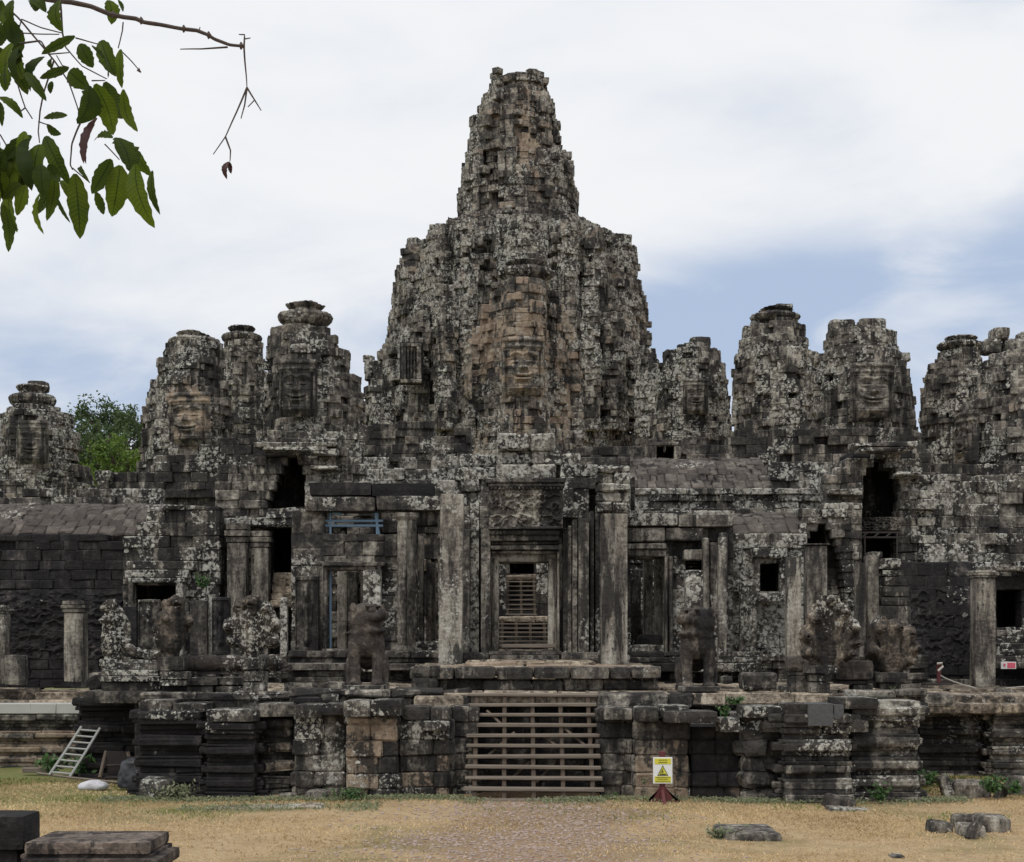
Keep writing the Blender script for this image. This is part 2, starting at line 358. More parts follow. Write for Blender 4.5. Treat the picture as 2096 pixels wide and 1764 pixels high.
def lathe(m, cx, cy, prof, seg=48, lobes=0, la=0., amp=.03, tan=0., lic=0., cut=None, ky=1.0):
    prof = np.asarray(prof, float); n = len(prof)
    ph = np.linspace(0, 2 * np.pi, seg, endpoint=False)
    r = prof[:, 0][:, None] * (1 + (la * (np.abs(np.sin(ph * lobes / 2)) - .6) if lobes else 0 * ph)[None, :])
    z = np.repeat(prof[:, 1][:, None], seg, 1)
    p = np.stack((cx + r * np.sin(ph), cy - ky * r * np.cos(ph), z), -1)
    nz = fbm(p * 2.2 + RG.random(3) * 30, 4)
    p[..., 0] += (p[..., 0] - cx) * 0 + np.sin(ph) * nz * amp * 2; p[..., 1] -= np.cos(ph) * nz * amp * 2; p[..., 2] += nz * amp
    if cut is not None:
        lim = cut(ph)[None, :]; p[..., 2] = np.minimum(p[..., 2], lim + nz * .1)
    i = np.arange(n * seg).reshape(n, seg); j = np.roll(i, -1, 1)
    q = np.stack((i[:-1], j[:-1], j[1:], i[1:]), -1).reshape(-1, 4)
    m.add(p.reshape(-1, 3), q, None, tan, lic)
    k = m.n
    top = p[-1]; m.add(np.concatenate((top, top.mean(0, keepdims=True))), None, [(a, (a + 1) % seg, seg) for a in range(seg)], tan, lic)
def tube(m, pts, rad, seg=8, tan=0., lic=0., cap=True):
    pts = np.asarray(pts, float); n = len(pts); rad = np.broadcast_to(np.asarray(rad, float), (n,))
    t = np.gradient(pts, axis=0); t /= np.maximum(np.linalg.norm(t, axis=1, keepdims=True), 1e-9)
    up = np.array((0, 0, 1.)) if abs(t[:, 2]).mean() < .8 else np.array((0, 1., 0))
    a = np.cross(t, up); a /= np.maximum(np.linalg.norm(a, axis=1, keepdims=True), 1e-9); b = np.cross(a, t)
    ph = np.linspace(0, 2 * np.pi, seg, endpoint=False)
    p = pts[:, None, :] + rad[:, None, None] * (np.cos(ph)[None, :, None] * a[:, None, :] + np.sin(ph)[None, :, None] * b[:, None, :])
    i = np.arange(n * seg).reshape(n, seg); j = np.roll(i, -1, 1)
    q = np.stack((i[:-1], i[1:], j[1:], j[:-1]), -1).reshape(-1, 4)
    tr = []
    if cap:
        for k in range(1, seg - 1): tr.append((0, k, k + 1)); o = (n - 1) * seg; tr.append((o, o + k + 1, o + k))
    m.add(p.reshape(-1, 3), q, tr, tan, lic)
def relief(m, cx, y, cz, hw, hh, fn, nx=60, nz=60, yaw=0., tan=0., lic=0., cy=None):
    """height field panel facing -Y (turned by yaw); fn(a,b)->outward metres with a,b in -1..1"""
    a, b = np.meshgrid(np.linspace(-1, 1, nx), np.linspace(-1, 1, nz), indexing='ij')
    d = fn(a, b); p = np.stack((a * hw, -d, b * hh), -1)
    p = p @ rotz(yaw).T + np.array((cx, y, cz))
    i = np.arange(nx * nz).reshape(nx, nz)
    q = np.stack((i[:-1, :-1], i[1:, :-1], i[1:, 1:], i[:-1, 1:]), -1).reshape(-1, 4)
    tn = tan(a, b).ravel() if callable(tan) else tan
    m.add(p.reshape(-1, 3), q, None, tn, lic, rnd=(.3 + .4 * vnoise(np.stack((np.floor(a * 3), np.floor(b * 6), 0 * a), -1))).ravel())
def gs(x, s): return np.exp(-(x / s) ** 2)
def face_fn(sc, jy=.22, seed=0):
    """a serene stone face: diadem, brows, closed wide eyes, broad nose, smiling lips"""
    def f(a, b):
        x = a * 1.28; y = b * 1.12
        dome = np.sqrt(np.clip(1 - (np.abs(x) / 1.24) ** 2.2, 0, 1)) * np.clip(1.12 - .12 * (y + .2) ** 2, 0, 1) * .80
        chin = np.clip((y + 1.10) / .25, 0, 1)
        d = dome * (chin * .6 + .4)
        brow = .40 + .09 * np.sin(np.clip(np.abs(x) / .80, 0, 1) * np.pi)
        d += .13 * gs(y - brow, .06) * (1 / (1 + np.exp((np.abs(x) - .85) / .04)))
        d -= .30 * gs(np.abs(x) - .44, .25) * gs(y - .21, .115)
        d += .27 * gs(np.abs(x) - .45, .21) * gs(y - .17, .075)
        d -= .10 * gs(np.abs(x) - .45, .24) * gs(y - .085, .022)
        nw = .10 + .13 * np.clip((.34 - y) / .5, 0, 1)
        d += .46 * gs(x, nw) * np.clip((.50 - y) / .55, 0, 1) * (1 / (1 + np.exp(-(y + .17) / .022)))
        d += .20 * gs(np.abs(x) - .20, .09) * gs(y + .10, .06)
        ly = -.41 + .05 * (np.abs(x) / .5) ** 2
        d += .27 * gs(y - ly - .055, .050) * gs(x, .44) + .28 * gs(y - ly + .105, .060) * gs(x, .38)
        d -= .24 * gs(y - ly + .022, .022) * gs(x, .50)
        d -= .12 * gs(y + .66, .06) * gs(x, .32); d += .18 * gs(y + .86, .12) * gs(x, .34)
        d += .12 * gs(np.abs(x) - .62, .24) * gs(y + .16, .26)
        d += .14 * gs(y - .74, .06) + .16 * gs(y - 1.0, .09)
        d -= .20 * gs(np.abs(x) - .98, .06) * (y < .6)
        d += .22 * gs(np.abs(x) - 1.13, .08) * (y < .45) * (y > -.85)
        d *= sc
        row = np.floor((b + 1) / jy); fz = (b + 1) / jy - row; hz = _h(row.astype(np.int64), row.astype(np.int64) * 0 + seed, row.astype(np.int64) * 0)
        colw = .42; ca = (a + hz) / colw; col = np.floor(ca); fa = ca - col
        d += (_h(row.astype(np.int64), col.astype(np.int64), row.astype(np.int64) * 0 + seed) - .5) * .05 * sc
        d -= .05 * sc * ((np.abs(fz) < .06) | (np.abs(fa) < .03))
        d += fbm(np.stack((a * 4, b * 4, 0 * a + seed), -1), 4) * .07 * sc
        return d
    return f
# signed-distance bodies, meshed with surface nets
def ell(p, c, r): 
    q = (p - np.array(c)) / np.array(r); k = np.linalg.norm(q, axis=-1); return (k - 1) * min(r)
def cap(p, a, b, r1, r2):
    a = np.array(a, float); b = np.array(b, float); ab = b - a
    t = np.clip(((p - a) @ ab) / ab.dot(ab), 0, 1); return np.linalg.norm(p - a - t[..., None] * ab, axis=-1) - (r1 + (r2 - r1) * t)
def smin(a, b, k=.06):
    h = np.clip(.5 + .5 * (b - a) / k, 0, 1); return b + (a - b) * h - k * h * (1 - h)
def smax(a, b, k=.03): return -smin(-a, -b, k)
def sdf_mesh(m, f, lo, hi, res, T=None, tan=0., lic=0.):
    ax = [np.arange(lo[k], hi[k] + res, res) for k in range(3)]
    G = np.stack(np.meshgrid(*ax, indexing='ij'), -1); V = f(G); ins = V < 0
    nx, ny, nz = V.shape; acc = np.zeros((nx - 1, ny - 1, nz - 1, 3)); cnt = np.zeros((nx - 1, ny - 1, nz - 1))
    def sl(d): return tuple(slice(d[k], V.shape[k] - 1 + d[k]) for k in range(3))
    for a in range(3):
        o = [k for k in range(3) if k != a]
        for i in (0, 1):
            for j in (0, 1):
                d0 = [0, 0, 0]; d0[o[0]] = i; d0[o[1]] = j; d1 = list(d0); d1[a] = 1
                A, B = V[sl(d0)], V[sl(d1)]; x = (A < 0) != (B < 0)
                t = np.where(x, A / np.where(A - B == 0, 1, A - B), 0)[..., None]
                p = G[sl(d0)] * (1 - t) + G[sl(d1)] * t
                acc += np.where(x[..., None], p, 0); cnt += x
    act = cnt > 0; idx = -np.ones(act.shape, np.int64); idx[act] = np.arange(act.sum())
    v = acc[act] / cnt[act][:, None]; qs = []
    for a in range(3):
        o = [(a + 1) % 3, (a + 2) % 3]
        s0 = [slice(1, V.shape[k] - 1) for k in range(3)]; s0[a] = slice(0, V.shape[a] - 1); s1 = list(s0); s1[a] = slice(1, V.shape[a])
        A, B = ins[tuple(s0)], ins[tuple(s1)]; w = np.argwhere(A != B)
        if not len(w): continue
        pos = w.copy(); pos[:, o[0]] += 1; pos[:, o[1]] += 1
        fl = A[tuple(w.T)]
        def cell(d0, d1):
            c = pos.copy(); c[:, o[0]] -= d0; c[:, o[1]] -= d1; return idx[tuple(c.T)]
        q = np.stack((cell(1, 1), cell(0, 1), cell(0, 0), cell(1, 0)), -1)
        q[~fl] = q[~fl][:, ::-1]; qs.append(q)
    q = np.concatenate(qs); q = q[(q >= 0).all(1)]
    tn = tan(v) if callable(tan) else tan; lc = lic(v) if callable(lic) else lic
    if T is not None: v = T(v)
    m.add(v, q, None, tn, lc, rnd=.5)
# ------------------------------------------------------------------ masonry
def cv(f, *a): return f(*a) if callable(f) else f
def wall(m, x0, x1, z0, z1, y, th=.5, ch=.36, bw=.75, rough=.03, holes=(), top=None, dep=None, tan=0., lic=0., e=.026, jit=.009, miss=0., courses=None):
    z = z0; cs, hs, tn, lc = [], [], [], []; ci = 0
    while z < z1 - .04:
        h = ch * random.uniform(.85, 1.18); off = 0.
        if courses: h, off = courses[ci % len(courses)]
        ci += 1
        if z + h > z1 - .1: h = z1 - z
        zc = z + h / 2; segs = [(x0, x1)]
        for hf in holes:
            iv = hf(zc)
            if iv is None: continue
            ns = []
            for a, b in segs:
                if iv[1] <= a or iv[0] >= b: ns.append((a, b)); continue
                if iv[0] > a + .04: ns.append((a, iv[0]))
                if iv[1] < b - .04: ns.append((iv[1], b))
            segs = ns
        for a, b in segs:
            x = a
            while x < b - .01:
                wd = bw * random.uniform(.6, 1.45)
                if x + wd > b - .35 * bw: wd = b - x
                xc = x + wd / 2
                if top is None or zc < top(xc) + random.uniform(-.5, .35) * h:
                    d = off + (dep(xc, zc) if dep else 0) + random.gauss(0, rough)
                    if miss and random.random() < miss: d += random.uniform(.08, .3)
                    cs.append((xc, y + d + th / 2, zc)); hs.append((wd / 2, th / 2, h / 2 + .004)); tn.append(cv(tan, xc, zc)); lc.append(cv(lic, xc, zc))
                x += wd
        z += h
    blocks(m, cs, hs, 0., e, jit, tn, lc)
def holeD(pts, Y):
    pts = sorted(pts); vv = [p[0] for p in pts]; ul = [p[1] for p in pts]; ur = [p[2] for p in pts]
    def f(z):
        v = VH - (z - HE) * F / Y
        if v < vv[0] or v > vv[-1]: return None
        return PX(np.interp(v, vv, ul), Y), PX(np.interp(v, vv, ur), Y)
    return f
def rectD(u0, u1, v0, v1, Y): return holeD([(v0, u0, u1), (v1, u0, u1)], Y)
def topD(pts, Y):
    uu = [p[0] for p in pts]; vv = [p[1] for p in pts]
    return lambda x: PZ(np.interp(x * F / Y + U0, uu, vv), Y)
def wallD(m, u0, u1, v0, v1, Y, **k):
    if 'top' in k and k['top'] is not None: k['top'] = topD(k['top'], Y)
    if 'holes' in k: k['holes'] = [holeD(h, Y) for h in k['holes']]
    wall(m, PX(u0, Y), PX(u1, Y), PZ(v1, Y), PZ(v0, Y), Y, **k)
def R4(u0, u1, v0, v1): return [(v0, u0, u1), (v1, u0, u1)]
def boxD(m, u0, u1, v0, v1, Y, th=.5, step=None, **k):
    x0, x1, z0, z1 = PX(u0, Y), PX(u1, Y), PZ(v1, Y), PZ(v0, Y)
    if step: rbox(m, ((x0 + x1) / 2, Y + th / 2, (z0 + z1) / 2), ((x1 - x0) / 2, th / 2, (z1 - z0) / 2), step=step, **k)
    else: box(m, x0, x1, Y, Y + th, z0, z1, **k)
def recess(m, x0, x1, z0, z1, y, d, roof=True):
    """dark chamber behind an opening"""
    t = .25
    box(m, x0 - t, x1 + t, y + d, y + d + t, z0 - t, z1 + t, jit=.01)
    box(m, x0 - t, x0, y, y + d, z0, z1, jit=.01); box(m, x1, x1 + t, y, y + d, z0, z1, jit=.01)
    if roof: box(m, x0 - t, x1 + t, y, y + d, z1, z1 + t, jit=.01)
    box(m, x0 - t, x1 + t, y, y + d, z0 - t, z0, jit=.01)
def recessD(m, u0, u1, v0, v1, Y, d, roof=True): recess(m, PX(u0, Y), PX(u1, Y), PZ(v1, Y), PZ(v0, Y), Y, d, roof)
def slabs(m, x0, x1, y0, y1, z, sx=.8, sy=.6, th=.2, dz=.012, tan=.3, lic=0., e=.03, inside=None):
    y = y0; cs, hs, tn = [], [], []
    while y < y1 - .02:
        wy = sy * random.uniform(.75, 1.3)
        if y + wy > y1 - .25 * sy: wy = y1 - y
        x = x0
        while x < x1 - .02:
            wx = sx * random.uniform(.6, 1.6)
            if x + wx > x1 - .3 * sx: wx = x1 - x
            if inside is None or inside(x + wx / 2, y + wy / 2):
                cs.append((x + wx / 2, y + wy / 2, z - th / 2 + random.gauss(0, dz))); hs.append((wx / 2 - .004, wy / 2 - .004, th / 2)); tn.append(tan + random.uniform(-.2, .2))
            x += wx
        y += wy
    blocks(m, cs, hs, 0., e, .012, tn, lic)
def redent(t):
    return 1.0 if t < 17 else .955 if t < 26 else .91 if t < 34 else .87
def tower(m, Y, prof, ch=.40, bw=.62, depth=.55, ky=.95, shape=redent, period=90., ribs=(.12, 2.2), rough=.04, holes=(), tan=0., lic=0., cornice=(), e=.032, jit=.014, ragged=.35, miss=.03, uc=None, seed=0., qt=2.6):
    """stack of stone courses; prof = [(v, u_left, u_right)] read at depth Y"""
    prof = sorted(prof, reverse=True)
    zz = [PZ(p[0], Y - ky * .55 * (p[2] - p[1]) / 2 * Y / F) for p in prof]; xl = [PX(p[1], Y) for p in prof]; xr = [PX(p[2], Y) for p in prof]
    Rm = max((b_ - a_) / 2 for a_, b_ in zip(xl, xr)); dA = math.degrees(bw / Rm) * .8; cols = [-126.]
    while cols[-1] < 126: cols.append(cols[-1] + dA * random.uniform(.65, 1.4))
    z = zz[0]; cs, hs, yw, tn, lc = [], [], [], [], []; core = []; q0 = ch * max(qt, .1); qw = .8 if qt else 0.
    while z < zz[-1] - .03:
        h = ch * random.uniform(.8, 1.2); zc = z + h / 2
        zq = zz[0] + (math.floor((zc - zz[0]) / q0) + .5) * q0; zq = qw * zq + (1 - qw) * zc; a, b = np.interp(zq, zz, xl), np.interp(zq, zz, xr); cx = (a + b) / 2; R = (b - a) / 2
        co = sum(c[2] for c in cornice if PZ(c[1], Y - ky * .55 * R) <= zc <= PZ(c[0], Y - ky * .55 * R))
        R += co; v = VH - (zc - HE) * F / Y
        core.append((cx, max(.1, R * .87 - depth * .9), z)); core.append((cx, max(.1, R * .87 - depth * .9), z + h))
        tier = math.floor((z - zz[0]) / (ch * 6.3)); ci = random.randint(0, 1) if random.random() < .4 else 0; ki = 0
        while ki < len(cols) - 1:
            k2 = ki + 1
            while k2 < len(cols) - 1 and (cols[k2] - cols[ki]) / 57.3 * R < bw * .55: k2 += 1
            if k2 < len(cols) - 1 and (random.random() < .22 or (ki == 0 and ci)): k2 += 1
            pa, pb = cols[ki] + random.gauss(0, .25), cols[k2] + random.gauss(0, .25); pc = (pa + pb) / 2; wd = (pb - pa) / 57.3 * R
            t = abs((pc + period / 2) % period - period / 2) * (90. / period)
            r = R * shape(t)
            hc = float(_h(np.int64(ki // 2), np.int64(int(seed * 7)), np.int64(3))) - .5; ht = float(_h(np.int64(ki), np.int64(tier), np.int64(int(seed * 7)))) - .5
            rb = (hc * 1.1 + ht * .9) * ribs[0] * 1.3 + float(vnoise(np.array((pc / 57.3 * ribs[1] * 2 + seed, z * .22 + seed, seed * 3.1))) - .5) * ribs[0]
            r += rb + random.gauss(0, rough)
            if random.random() < miss: r -= random.uniform(.1, .35)
            a2 = math.radians(pc); x = cx + r * math.sin(a2); y = Y - ky * r * math.cos(a2)
            uu = x * F / max(y, 1) + U0; vf = VH - (zc - HE) * F / max(y, 1)
            skip = any(q[0] < uu < q[1] and q[2] < vf < q[3] for q in holes)
            if not skip:
                dx, dy = math.sin(a2), -math.cos(a2) * ky; ln = math.hypot(dx, dy)
                cs.append((x - dx / ln * depth / 2, y - dy / ln * depth / 2, zc)); hs.append((wd / 2 + .01, depth / 2, h / 2 + .005)); yw.append(a2)
                tn.append(cv(tan, uu, vf)); lc.append(cv(lic, uu, vf))
            ki = k2
        z += h
    blocks(m, cs, hs, yw, e, jit, tn, lc)
    # solid rubble core
    seg = 28; ph = np.linspace(0, 2 * np.pi, seg, endpoint=False); vs = []
    for cx, r, zc in core: vs.append(np.stack((cx + r * np.sin(ph), Y - ky * r * np.cos(ph), 0 * ph + zc), -1))
    vs = np.concatenate(vs); n = len(core); i = np.arange(n * seg).reshape(n, seg); j = np.roll(i, -1, 1)
    m.add(vs, np.stack((i[:-1], j[:-1], j[1:], i[1:]), -1).reshape(-1, 4), [(i[-1, 0], i[-1, k], i[-1, k + 1]) for k in range(1, seg - 1)], 0, -.5)
def lotus(m, u0, u1, v0, v1, Y, broken=None, ky=1.0, lic=.05):
    """lotus-petal crown ring, v0 top, v1 bottom"""
    cx = PX((u0 + u1) / 2, Y); r = (u1 - u0) / 2 * Y / F; zt, zb = PZ(v0, Y - .4 * r), PZ(v1, Y - .5 * r); h = zt - zb
    pr = [(.66, -.3), (.66, .02), (.80, .14), (.97, .30), (1.02, .46), (.96, .58), (.80, .63), (.60, .66), (.56, .74), (.66, .84), (.72, .93), (.62, 1.0), (.3, 1.0)]
    prof = []
    for k in range(len(pr) - 1):
        for s in (0, .34, .67): prof.append((r * np.interp(s, (0, 1), (pr[k][0], pr[k + 1][0])), zb + h * np.interp(s, (0, 1), (pr[k][1], pr[k + 1][1]))))
    prof.append((r * .2, zt))
    cut = None
    if broken is not None:
        cut = lambda ph: zb + h * np.interp((ph + np.pi) % (2 * np.pi) - np.pi, [b[0] for b in broken], [b[1] for b in broken])
    lathe(m, cx, Y, prof, 80, 20, .10, .06 * r, 0., lic, cut, ky)
def merge(m, o, R, t):
    for k, v in enumerate(o.v): o.v[k] = v @ np.asarray(R).T + np.asarray(t, float)
    for x in o.q: m.q.append(x + m.n)
    for x in o.t: m.t.append(x + m.n)
    m.v += o.v; m.a += o.a; m.n += o.n
# ------------------------------------------------------------------ ground
def gz(x, y):
    p = np.stack((np.asarray(x, float) * .16, np.asarray(y, float) * .16, np.asarray(x, float) * 0), -1)
    q = p * 6.5
    return fbm(p, 3) * .22 + fbm(q, 3) * .07 - .03
xs = np.concatenate((-np.geomspace(1500, 27, 14), np.linspace(-26, 26, 261), np.geomspace(27, 1500, 14)))
ys = np.concatenate((-np.geomspace(300, 5, 8), np.linspace(0, 13, 14), np.linspace(13.2, 48, 175), np.geomspace(49, 2500, 14)))
gx, gy = np.meshgrid(xs, ys, indexing='ij')
near = np.clip((28 - np.abs(gx)) / 3, 0, 1) * np.clip((48 - gy) / 3, 0, 1)
g = M(); zz = gz(gx, gy) * near
i = np.arange(gx.size).reshape(gx.shape)
g.add(np.stack((gx, gy, zz), -1), np.stack((i[:-1, :-1], i[1:, :-1], i[1:, 1:], i[:-1, 1:]), -1))
mt, t, b = newmat('dry_lawn_ground'); MT['ground'] = mt
pos = N(t, 'ShaderNodeNewGeometry').outputs['Position']
a1 = noise_(t, pos, .28, 5, .6, .5); a2 = noise_(t, pos, 1.6, 6, .7); a3 = noise_(t, pos, 14, 4, .7); a4 = noise_(t, pos, 45, 3, .7)
col = mix_(t, smooth_(t, a2, .3, .7), (.40, .285, .16), (.60, .475, .29))
col = mix_(t, smooth_(t, a3, .35, .75), mix_(t, .5, col, (.26, .175, .10)), col)
col = mix_(t, math_(t, 'MULTIPLY', smooth_(t, a1, .46, .62), .75), col, (.20, .18, .085))
col = mix_(t, math_(t, 'MULTIPLY', smooth_(t, a2, .54, .68), .6), col, (.25, .155, .10))
spx = N(t, 'ShaderNodeSeparateXYZ'); L(t, pos, spx.inputs[0])
gl_ = math_(t, 'MULTIPLY', smooth_(t, math_(t, 'MULTIPLY', spx.outputs[0], -1.0), 4.5, 9.0), smooth_(t, spx.outputs[1], 27.0, 31.0))
col = mix_(t, math_(t, 'MULTIPLY', gl_, math_(t, 'MULTIPLY', smooth_(t, a2, .25, .5), .9)), col, (.15, .175, .06))
# stony path in the middle of the lawn
sp = N(t, 'ShaderNodeSeparateXYZ'); L(t, pos, sp.inputs[0])
px = math_(t, 'ABSOLUTE', math_(t, 'SUBTRACT', sp.outputs[0], .35))
pm = math_(t, 'SUBTRACT', math_(t, 'ADD', math_(t, 'MULTIPLY', math_(t, 'SUBTRACT', a1, .5), 2.4), math_(t, 'MULTIPLY', math_(t, 'SUBTRACT', a2, .5), 2.2)), math_(t, 'MULTIPLY', math_(t, 'SUBTRACT', px, 1.75), .6))
pm = smooth_(t, pm, -.15, .45)
vg = N(t, 'ShaderNodeTexVoronoi', i_Scale=17.0); L(t, pos, vg.inputs['Vector'])
sc = N(t, 'ShaderNodeSeparateColor'); L(t, vg.outputs['Color'], sc.inputs[0])
gr = mix_(t, sc.outputs[0], (.28, .235, .20), (.48, .41, .355))
gr = mix_(t, smooth_(t, vg.outputs['Distance'], .28, .5), gr, (.26, .16, .10))
col = mix_(t, math_(t, 'MULTIPLY', pm, .72), col, gr)
L(t, col, b.inputs['Base Color'])
bp = N(t, 'ShaderNodeBump', i_Strength=.8, i_Distance=.05); L(t, math_(t, 'ADD', a3, math_(t, 'MULTIPLY', a4, .6)), bp.inputs['Height']); L(t, bp.outputs[0], b.inputs['Normal'])
tag(g.build('ground', 'ground', smooth=True), kind='structure')
# ------------------------------------------------------------------ far towers
def tanblob(*bl):
    def f(u, v): return max([0] + [s * math.exp(-((u - a) / ra) ** 2 - ((v - c) / rc) ** 2) for a, c, ra, rc, s in bl])
    return f
FACES = {}
def face_part(par, u, v, hu, hv, Y, yaw=0., sc=.5, tan=.3, seed=0, mat='tower'):
    m = M(); p = P(u, v, Y)
    relief(m, p[0], p[1], p[2], hu * Y / F, hv * Y / F, face_fn(sc * .82, .30, seed), 90, 120, yaw, tan=(lambda a, b: tan * (.25 + .95 * _h(np.floor(a * 2.4 + .5 * np.floor(b * 3.6)).astype(np.int64), np.floor(b * 3.6).astype(np.int64), 0 * a.astype(np.int64) + seed))), lic=-.28)
    return m.build('carved_face', mat, par)
def mk(name, label, cat, loc, group=None): return thing(name, label, cat, loc, group)
# the great central tower ---------------------------------------------------
ct = mk('central_tower', 'tallest stone tower of the temple, rising in the middle with a narrow ragged spire', 'tower', P(1063, 1000, 108))
CP = [(960, 740, 1360), (880, 742, 1352), (860, 745, 1348), (850, 768, 1345), (740, 778, 1338), (715, 783, 1330), (705, 786, 1322), (685, 798, 1321), (640, 803, 1321), (600, 808, 1316), (580, 810, 1312), (545, 817, 1302), (512, 824, 1297), (505, 830, 1290), (497, 848, 1281), (488, 866, 1268), (470, 880, 1236), (458, 905, 1218), (446, 918, 1204)]
CB = [(460, 926, 1194), (440, 936, 1186), (425, 938, 1184), (372, 936, 1188), (350, 943, 1180), (318, 943, 1181), (315, 960, 1168), (296, 961, 1166), (292, 962, 1150), (240, 965, 1144), (237, 974, 1140), (204, 978, 1140), (200, 985, 1139), (190, 986, 1137), (187, 1002, 1120), (172, 1005, 1114), (168, 1002, 1121), (155, 1003, 1120)]
def ctan(u, v): return max(ctan0(u, v), .42 * float(vnoise(np.array((u * .03, v * .022, 1.))) > .62))
def chap(t): return 1.0 if t < 36 else .955 if t < 58 else .90 if t < 74 else .84
ctan0 = tanblob((1085, 270, 45, 150, .95), (1030, 230, 50, 60, .5), (1020, 390, 60, 60, .45), (1110, 330, 40, 60, .4), (1240, 640, 40, 60, .35), (990, 690, 40, 90, .4), (870, 560, 50, 50, .25), (1250, 730, 40, 30, .4))
CP = [(a, 1063 - (1063 - b) * (1 + .015 * (a < 540)), 1063 + (c - 1063) * (1 + .015 * (a < 540))) for a, b, c in CP]
m = M(); tower(m, 108, CP, .44, .70, .75, .95, chap, 30., (.50, 3.2), .07, [(984, 1003, 492, 560), (1118, 1133, 500, 560), (868, 882, 500, 512), (1255, 1275, 640, 660), (1290, 1310, 850, 905), (1235, 1247, 690, 715)], ctan, lambda u, v: .12 + .2 * math.exp(-((v - 780) / 90) ** 2), [(655, 640, .35), (560, 548, .3), (700, 690, .4), (780, 765, .5), (850, 835, .4)], miss=.07, seed=3., qt=1.8)
m.build('lower_drum', 'tower', ct)
m = M(); tower(m, 108, CB, .42, .85, .6, .95, chap, 45., (.44, 3.0), .05, [(1042, 1057, 427, 441), (1070, 1086, 427, 442), (1012, 1021, 430, 447), (1118, 1128, 428, 446), (1017, 1027, 316, 326), (1078, 1090, 371, 379)], ctan, lambda u, v: .1, [(375, 360, .2), (435, 420, .25), (320, 312, .2)], miss=.06, seed=5., qt=0)
m.build('spire', 'tower', ct)
# ring of small chapels that swell out of the drum
m = M()
for u0, u1, vt, Yc in ((820, 872, 498, 104), (870, 926, 466, 101), (930, 978, 448, 99.5), (1140, 1186, 450, 99.5), (1186, 1240, 464, 101), (1242, 1296, 488, 103.5), (804, 846, 588, 106), (1272, 1320, 578, 106), (838, 890, 636, 100), (1225, 1280, 640, 100), (890, 935, 590, 98.5), (1192, 1228, 600, 98.5), (775, 815, 706, 104), (1318, 1342, 716, 106)):
    c = (u0 + u1) / 2; hw = (u1 - u0) / 2
    tower(m, Yc, [(880, c - hw, c + hw), (vt + 55, c - hw, c + hw), (vt + 40, c - hw * .86, c + hw * .86), (vt + 26, c - hw * .95, c + hw * .95), (vt + 12, c - hw * .66, c + hw * .66), (vt + 9, c - hw * .8, c + hw * .8), (vt, c - hw * .6, c + hw * .6)], .40, .5, .5, 1.0, redent, 90., (.16, 4.), .06, [(c - 7, c + 7, vt + 66, vt + 84)], ctan, .12, [(vt + 60, vt + 52, .18), (vt + 110, vt + 100, .2)], miss=.08, seed=u0)
m.build('chapel_ring', 'tower', ct)
# balustered window on the drum
fr = M()
for a in ((820, 863, 702, 709), (820, 863, 775, 783), (822, 831, 709, 775), (853, 862, 709, 775)): boxD(fr, *a, 97.6, .5, tan=.45)
for k in range(3):
    u = 835.5 + k * 6.5; lathe(fr, PX(u, 97.8), 97.8, [((.07 + .02 * math.sin(j * 1.1)), PZ(775 - j * 3.3, 97.8)) for j in range(21)], 10, amp=.005, tan=.35)
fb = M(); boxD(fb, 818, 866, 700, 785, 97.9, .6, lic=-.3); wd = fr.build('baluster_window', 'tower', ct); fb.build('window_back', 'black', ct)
m = M(); rl = [((918, 444), (918, 460)), ((942, 436), (942, 462)), ((970, 446), (970, 468)), ((918, 446), (985, 458)), ((942, 436), (985, 448)), ((918, 458), (985, 470))]
for a, b2 in rl: tube(m, [P(*a, 101), P(*b2, 101)], .035, 6)
tag(m.build('safety_railing', 'rust'), 'thin metal railing on the left shoulder below the spire of the tallest tower', 'railing')
# the face tower standing in front of it ---------------------------------------
ft = mk('face_tower', 'tan-fronted face tower right in front of the tallest tower, lotus crown on top', 'tower', P(1070, 960, 80), 'face towers')
ftan = tanblob((1072, 700, 75, 150, 1.1), (980, 710, 45, 150, 1.0), (1165, 700, 45, 110, .9), (1165, 830, 35, 110, .9), (985, 900, 35, 110, .85), (1110, 860, 80, 60, .75), (1070, 590, 50, 60, .8), (1070, 890, 70, 70, .75), (1150, 960, 60, 40, .5), (1075, 640, 60, 60, .9))
def pier(t): return 1.0 if t < 17 else .86 if t < 34 else .80
m = M(); tower(m, 80, [(985, 935, 1215), (940, 938, 1208), (900, 945, 1198), (860, 950, 1194), (800, 952, 1190), (720, 956, 1188), (690, 962, 1180), (672, 966, 1176), (640, 984, 1156), (610, 1000, 1146), (585, 1012, 1134), (565, 1024, 1122)], .36, .62, .6, .72, pier, 90., (.10, 2.5), .05, [(1000, 1010, 850, 870)], ftan, lambda u, v: .05 + .35 * (v > 930), [(838, 828, .12), (690, 682, .12), (930, 915, .2)], miss=.05, seed=9.)
m.build('tower_body', 'tower', ft)
m = M(); tower(m, 77.75, [(985, 1016, 1128), (930, 1018, 1126), (925, 1024, 1120), (840, 1025, 1119), (832, 1029, 1117), (640, 1029, 1116), (578, 1032, 1113)], .36, .60, .6, 1.0, (lambda t: 1.0 if t < 20 else 1.10 if t < 38 else 1.16), 90., (.05, 2.5), .03, (), ftan, .0, [(838, 826, .10), (600, 590, .08)], miss=.03, seed=15., qt=0)
m.build('front_pier', 'tower', ft)
face_part(ft, 1071, 752, 44, 60, 76.72, 0, .85, .8, 3)
m = M(); lotus(m, 1020, 1132, 530, 572, 78.6, [(-3.2, 1.2), (-1.2, 1.0), (-.3, .92), (.5, 1.), (1.2, .9), (3.2, 1.2)], .9); m.build('lotus_crown', 'tower', ft)
